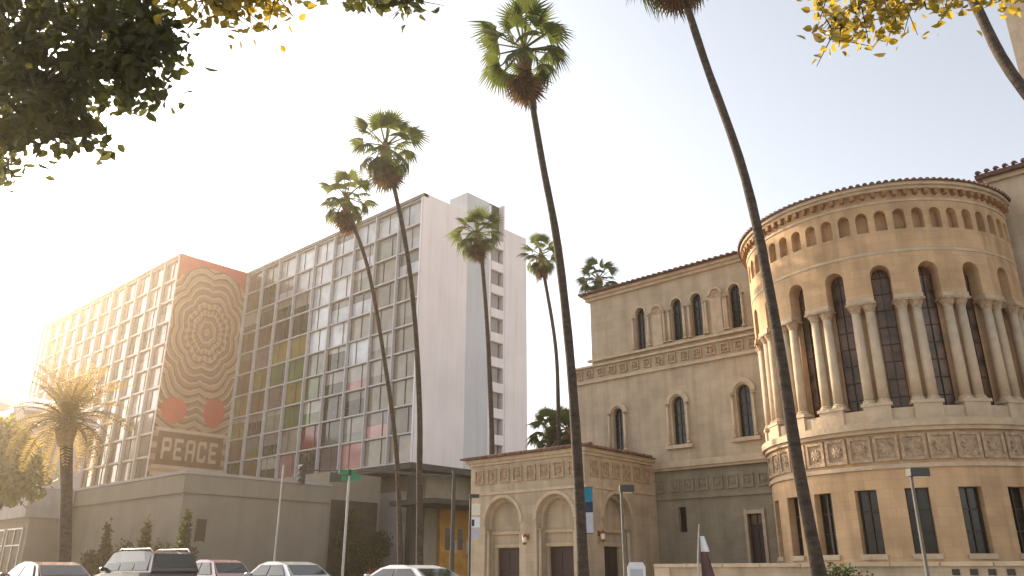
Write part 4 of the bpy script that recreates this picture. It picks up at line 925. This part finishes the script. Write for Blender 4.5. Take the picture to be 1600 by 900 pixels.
# banner on a pole beside the tallest palm
t = thing('banner_pole', 'tall blue and pale street banner hanging beside the trunk of the tallest palm', 'banner', (-16.72, 21.95, .14))
MB().tube([(0, 0, 0), (0, 0, 4.0)], [.055, .045], 8).build('post', M['metal_dark'], t, False)
for z in (3.68, 2.18): MB().tube([(0, 0, z), (.36, .32, z)], .015, 5).build('banner_arm', M['metal_dark'], t, False)
def cloth(z0, z1):
    mb = MB(); n = 6
    for k in range(n):
        for j in range(4):
            p = []
            for a, b in ((k, j), (k + 1, j), (k + 1, j + 1), (k, j + 1)):
                u = a / n; v = b / 4; w = .02 * math.sin(u * 5 + v * 3 + z0)
                p.append((.03 + .32 * u - w, .03 + .29 * u + w, z0 + (z1 - z0) * v))
            mb.quad(*p)
    return mb
cloth(3.2, 3.66).build('banner_top', M['banner_blue'], t, False); cloth(2.86, 3.2).build('banner_band', M['banner_navy'], t, False); cloth(2.2, 2.86).build('banner_bottom', M['banner_pale'], t, False)
t = thing('sign_post', 'post with stacked white notice boards and a small lamp left of the porch', 'sign post', (-21.25, 21.3, .14))
MB().tube([(0, 0, 0), (0, 0, 3.6)], [.05, .04], 8).build('post', M['metal_dark'], t, False)
o = MB().box(-.04, .32, -.1, .1, 3.55, 3.68).build('lamp_head', M['metal_dark'], t, False); o.rotation_euler[2] = R(42)
for z0, z1, m in ((2.95, 3.35, 'lamp_glass'), (2.5, 2.86, 'sign_white'), (2.12, 2.46, 'banner_pale')):
    o = MB().box(.05, .36, -.015, .015, z0, z1).build('notice_board', M[m], t, False); o.rotation_euler[2] = R(42)
o = MB().box(.06, .16, -.018, .0145, 2.55, 2.78).build('notice_symbol', M['banner_navy'], t, False); o.rotation_euler[2] = R(42)
t = thing('utility_box', 'pale grey utility cabinet with a rounded top beside the garden wall end', 'cabinet', (-14.9, 22.5, .14))
MB().prism([(-.28, 0), (.28, 0), (.28, 1.12), (.2, 1.26), (-.2, 1.26), (-.28, 1.12)], -.2, .2).build('cabinet_body', M['sign_white'], t, False).rotation_euler[2] = R(35)
MB().box(-.2, .2, -.215, -.195, .2, 1.05).build('cabinet_door', M['banner_pale'], t, False).rotation_euler[2] = R(35)
t = thing('flag_pole', 'short pale pole with a limp white and maroon flag by the garden wall', 'flag', (-12.75, 22.6, .14))
MB().tube([(0, 0, 0), (.02, 0, 1.3), (.12, .05, 2.35)], [.03, .028, .02], 7).build('post', M['metal_pale'], t, False)
def limp(x0, w, z0, z1):
    mb = MB(); n = 7
    for k in range(n):
        for j in range(5):
            p = []
            for a, b in ((k, j), (k + 1, j), (k + 1, j + 1), (k, j + 1)):
                u = a / n; v = b / 5; s = 1 - .5 * v; p.append((x0 + w * u * s, .03 + .05 * math.sin(u * 9) * s + w * .5 * u * s, z0 + (z1 - z0) * v))
            mb.quad(*p)
    return mb
limp(.14, .22, 1.55, 2.0).build('flag_white', M['sign_white'], t, False); limp(.10, .36, .75, 1.55).build('flag_maroon', M['maroon'], t, False)

# ------------------------------------------------------------------ cars
def car(label, loc, rz, paint_m, L=4.6, Wd=1.82, belt=0.95, H=1.45, suv=False, rails=False):
    t = thing('parked_car', label, 'car', loc, 'cars along the street', rz)
    hw = Wd / 2; x0 = -L / 2
    # body: loft of half-sections along the length
    st = [(0, .38, .62, .80), (.03, .26, .70, .9), (.12, .20, .78 if not suv else .95, .97), (.30, .18, belt - .02, 1), (.62, .18, belt, 1), (.84, .2, belt if suv else belt - .03, .98), (.96, .28, belt if suv else belt - .08, .93), (1.0, .4, .7, .85)]
    mb = MB(); rows = []
    for s, zb, zt, w in st:
        x = x0 + s * L; ww = hw * w; rows.append([(x, -ww * .9, zb), (x, -ww, (zb + zt) / 2), (x, -ww * .97, zt - .05), (x, -ww * .86, zt), (x, ww * .86, zt), (x, ww * .97, zt - .05), (x, ww, (zb + zt) / 2), (x, ww * .9, zb)])
    for a, b in zip(rows, rows[1:]):
        for j in range(8): mb.quad(a[j], b[j], b[(j + 1) % 8], a[(j + 1) % 8])
    mb.quad(*reversed(rows[0])); mb.quad(*rows[-1])
    mb.build('body', paint_m, t, False, .02)
    # cabin
    if suv: cp = [(.26, belt - .03, .92), (.38, H - .06, .80), (.5, H, .78), (.80, H - .02, .78), (.93, H - .1, .76), (.985, belt, .88)]
    else: cp = [(.27, belt - .04, .92), (.40, H - .10, .74), (.50, H, .70), (.64, H - .005, .70), (.76, H - .10, .72), (.91, belt - .03, .86)]
    cb = MB(); bot = []; top = []
    for s, z, w in cp: top.append((x0 + s * L, hw * w, z))
    n = len(cp)
    def sec(i, f):   # point on the side at fraction f up from the belt
        x, w, z = top[i]; zb = belt - .04; wb = hw * .93; return (x, wb + (w - wb) * f if z > zb + .01 else wb, zb + (z - zb) * f)
    for i in range(n - 1):
        a, b = top[i], top[i + 1]
        cb.quad((a[0], -a[1], a[2]), (b[0], -b[1], b[2]), (b[0], b[1], b[2]), (a[0], a[1], a[2]))
        for s in (-1, 1):
            p = [sec(i, 0), sec(i + 1, 0), sec(i + 1, 1), sec(i, 1)]; cb.quad(*[(q[0], s * q[1], q[2]) for q in (p if s > 0 else p[::-1])])
    cb.build('cabin', paint_m, t, False)
    # glass, a little proud of the cabin
    zt = H - .11; zb = belt + .03
    def wside(xa, xb, xc, xd, nm):
        for s in (-1, 1):
            w0, w1 = hw * .945, hw * .775
            q = [(xa, s * w0, zb), (xb, s * w0, zb), (xc, s * w1, zt), (xd, s * w1, zt)]
            g = MB(); q2 = [(x, y - s * .02, z) for x, y, z in q]
            g.quad(*(q if s > 0 else q[::-1])); g.quad(*(q2[::-1] if s > 0 else q2))
            for k in range(4): g.quad(q[k], q[(k + 1) % 4], q2[(k + 1) % 4], q2[k])
            g.build(nm, M['carglass'], t, False)
    X = lambda s: x0 + s * L
    if suv: wside(X(.31), X(.53), X(.53), X(.40), 'side_window'); wside(X(.545), X(.73), X(.73), X(.545), 'side_window'); wside(X(.745), X(.93), X(.90), X(.745), 'side_window')
    else: wside(X(.33), X(.57), X(.57), X(.44), 'side_window'); wside(X(.585), X(.82), X(.72), X(.585), 'side_window')
    def slab(i, j, fa, fb, nm):
        a, b = top[i], top[j]; g = MB(); lerp = lambda f: tuple(a[k] + (b[k] - a[k]) * f for k in range(3))
        p, q = lerp(fa), lerp(fb); o = (-.012 if b[0] > a[0] and a[2] < b[2] else .012, 0, .012)
        g.quad((p[0] + o[0], -p[1] * .92, p[2] + o[2]), (p[0] + o[0], p[1] * .92, p[2] + o[2]), (q[0] + o[0], q[1] * .92, q[2] + o[2]), (q[0] + o[0], -q[1] * .92, q[2] + o[2]))
        g.build(nm, M['carglass'], t, False)
    slab(0, 1, .12, .98, 'windscreen'); slab(n - 2, n - 1, .05, .8, 'rear_window')
    for s in (-1, 1):
        MB().box(X(.015), X(.05), s * hw * .62 - .16, s * hw * .62 + .16, .62, .74).build('headlight', M['lamp_glass'], t, False, .02)
        MB().box(X(.975), X(1.0) + .005, s * hw * .62 - .17, s * hw * .62 + .17, .66, .80).build('tail_light', M['red_lens'], t, False, .02)
        MB().box(X(.33) - .06, X(.33) + .1, s * (hw + .02) - .1, s * (hw + .02) + .1, belt, belt + .13).build('mirror', paint_m, t, False, .03)
        if rails: MB().tube([(X(.42), s * hw * .7, H), (X(.45), s * hw * .72, H + .07), (X(.86), s * hw * .72, H + .06), (X(.9), s * hw * .7, H - .05)], .022, 6).build('roof_rail', M['chrome'], t, False)
        for sx in (.19, .81):
            r = .36 if suv else .32
            wmb = MB().lathe([(r * .7, -.11), (r, -.09), (r, .09), (r * .7, .11)], 18); wo_ = wmb.build('wheel', M['rubber'], t, False); wo_.location = (X(sx), s * (hw - .1), r); wo_.rotation_euler = (R(90), 0, 0)
            rm = MB().lathe([(r * .66, -.118), (r * .6, -.12), (r * .2, -.10)], 12).lathe([(r * .2, .10), (r * .6, .12), (r * .66, .118)], 12).mesh('rim', M['chrome']); ro = bpy.data.objects.new('rim', rm); col.objects.link(ro); ro.parent = wo_
    return t
car('charcoal sport utility car with bright roof rails, tallest of the row', (-29.4, 13.1, .012), R(4), M['car_dark'], 4.75, 1.9, 1.12, 1.78, True, True)
car('terracotta car at the far left of the row, half below the picture', (-29.2, 9.9, .012), R(2), M['car_red'], 4.5, 1.8, .95, 1.40)
car('rose and white hatchback between the tall dark car and the silver sedan', (-31.6, 17.0, .012), R(1), M['car_pink'], 4.2, 1.76, .98, 1.56)
car('silver sedan with a pale roof left of the white sedan', (-26.1, 16.7, .012), R(0), M['car_silver'], 4.6, 1.8, .95, 1.44)
car('white low sedan nearest the porch, at the right end of the row', (-20.2, 17.4, .012), R(0), M['car_white'], 4.6, 1.8, .90, 1.30)

# ------------------------------------------------------------------ haze
HAZE = 0.0006  # volume added for a warm flare veil and glow towards the sun
hm = bpy.data.materials.new('haze'); hm.use_nodes = True; nt = hm.node_tree; nt.nodes.clear()
pv = nt.nodes.new('ShaderNodeVolumePrincipled'); pv.inputs['Density'].default_value = HAZE; pv.inputs['Anisotropy'].default_value = 0.8
pv.inputs['Color'].default_value = (1.0, 0.84, 0.66, 1)
ho = nt.nodes.new('ShaderNodeOutputMaterial'); nt.links.new(pv.outputs[0], ho.inputs['Volume'])
tag(MB().box(-2600, 2600, -2600, 2600, -1.6, 49).build('haze', hm), kind='stuff')
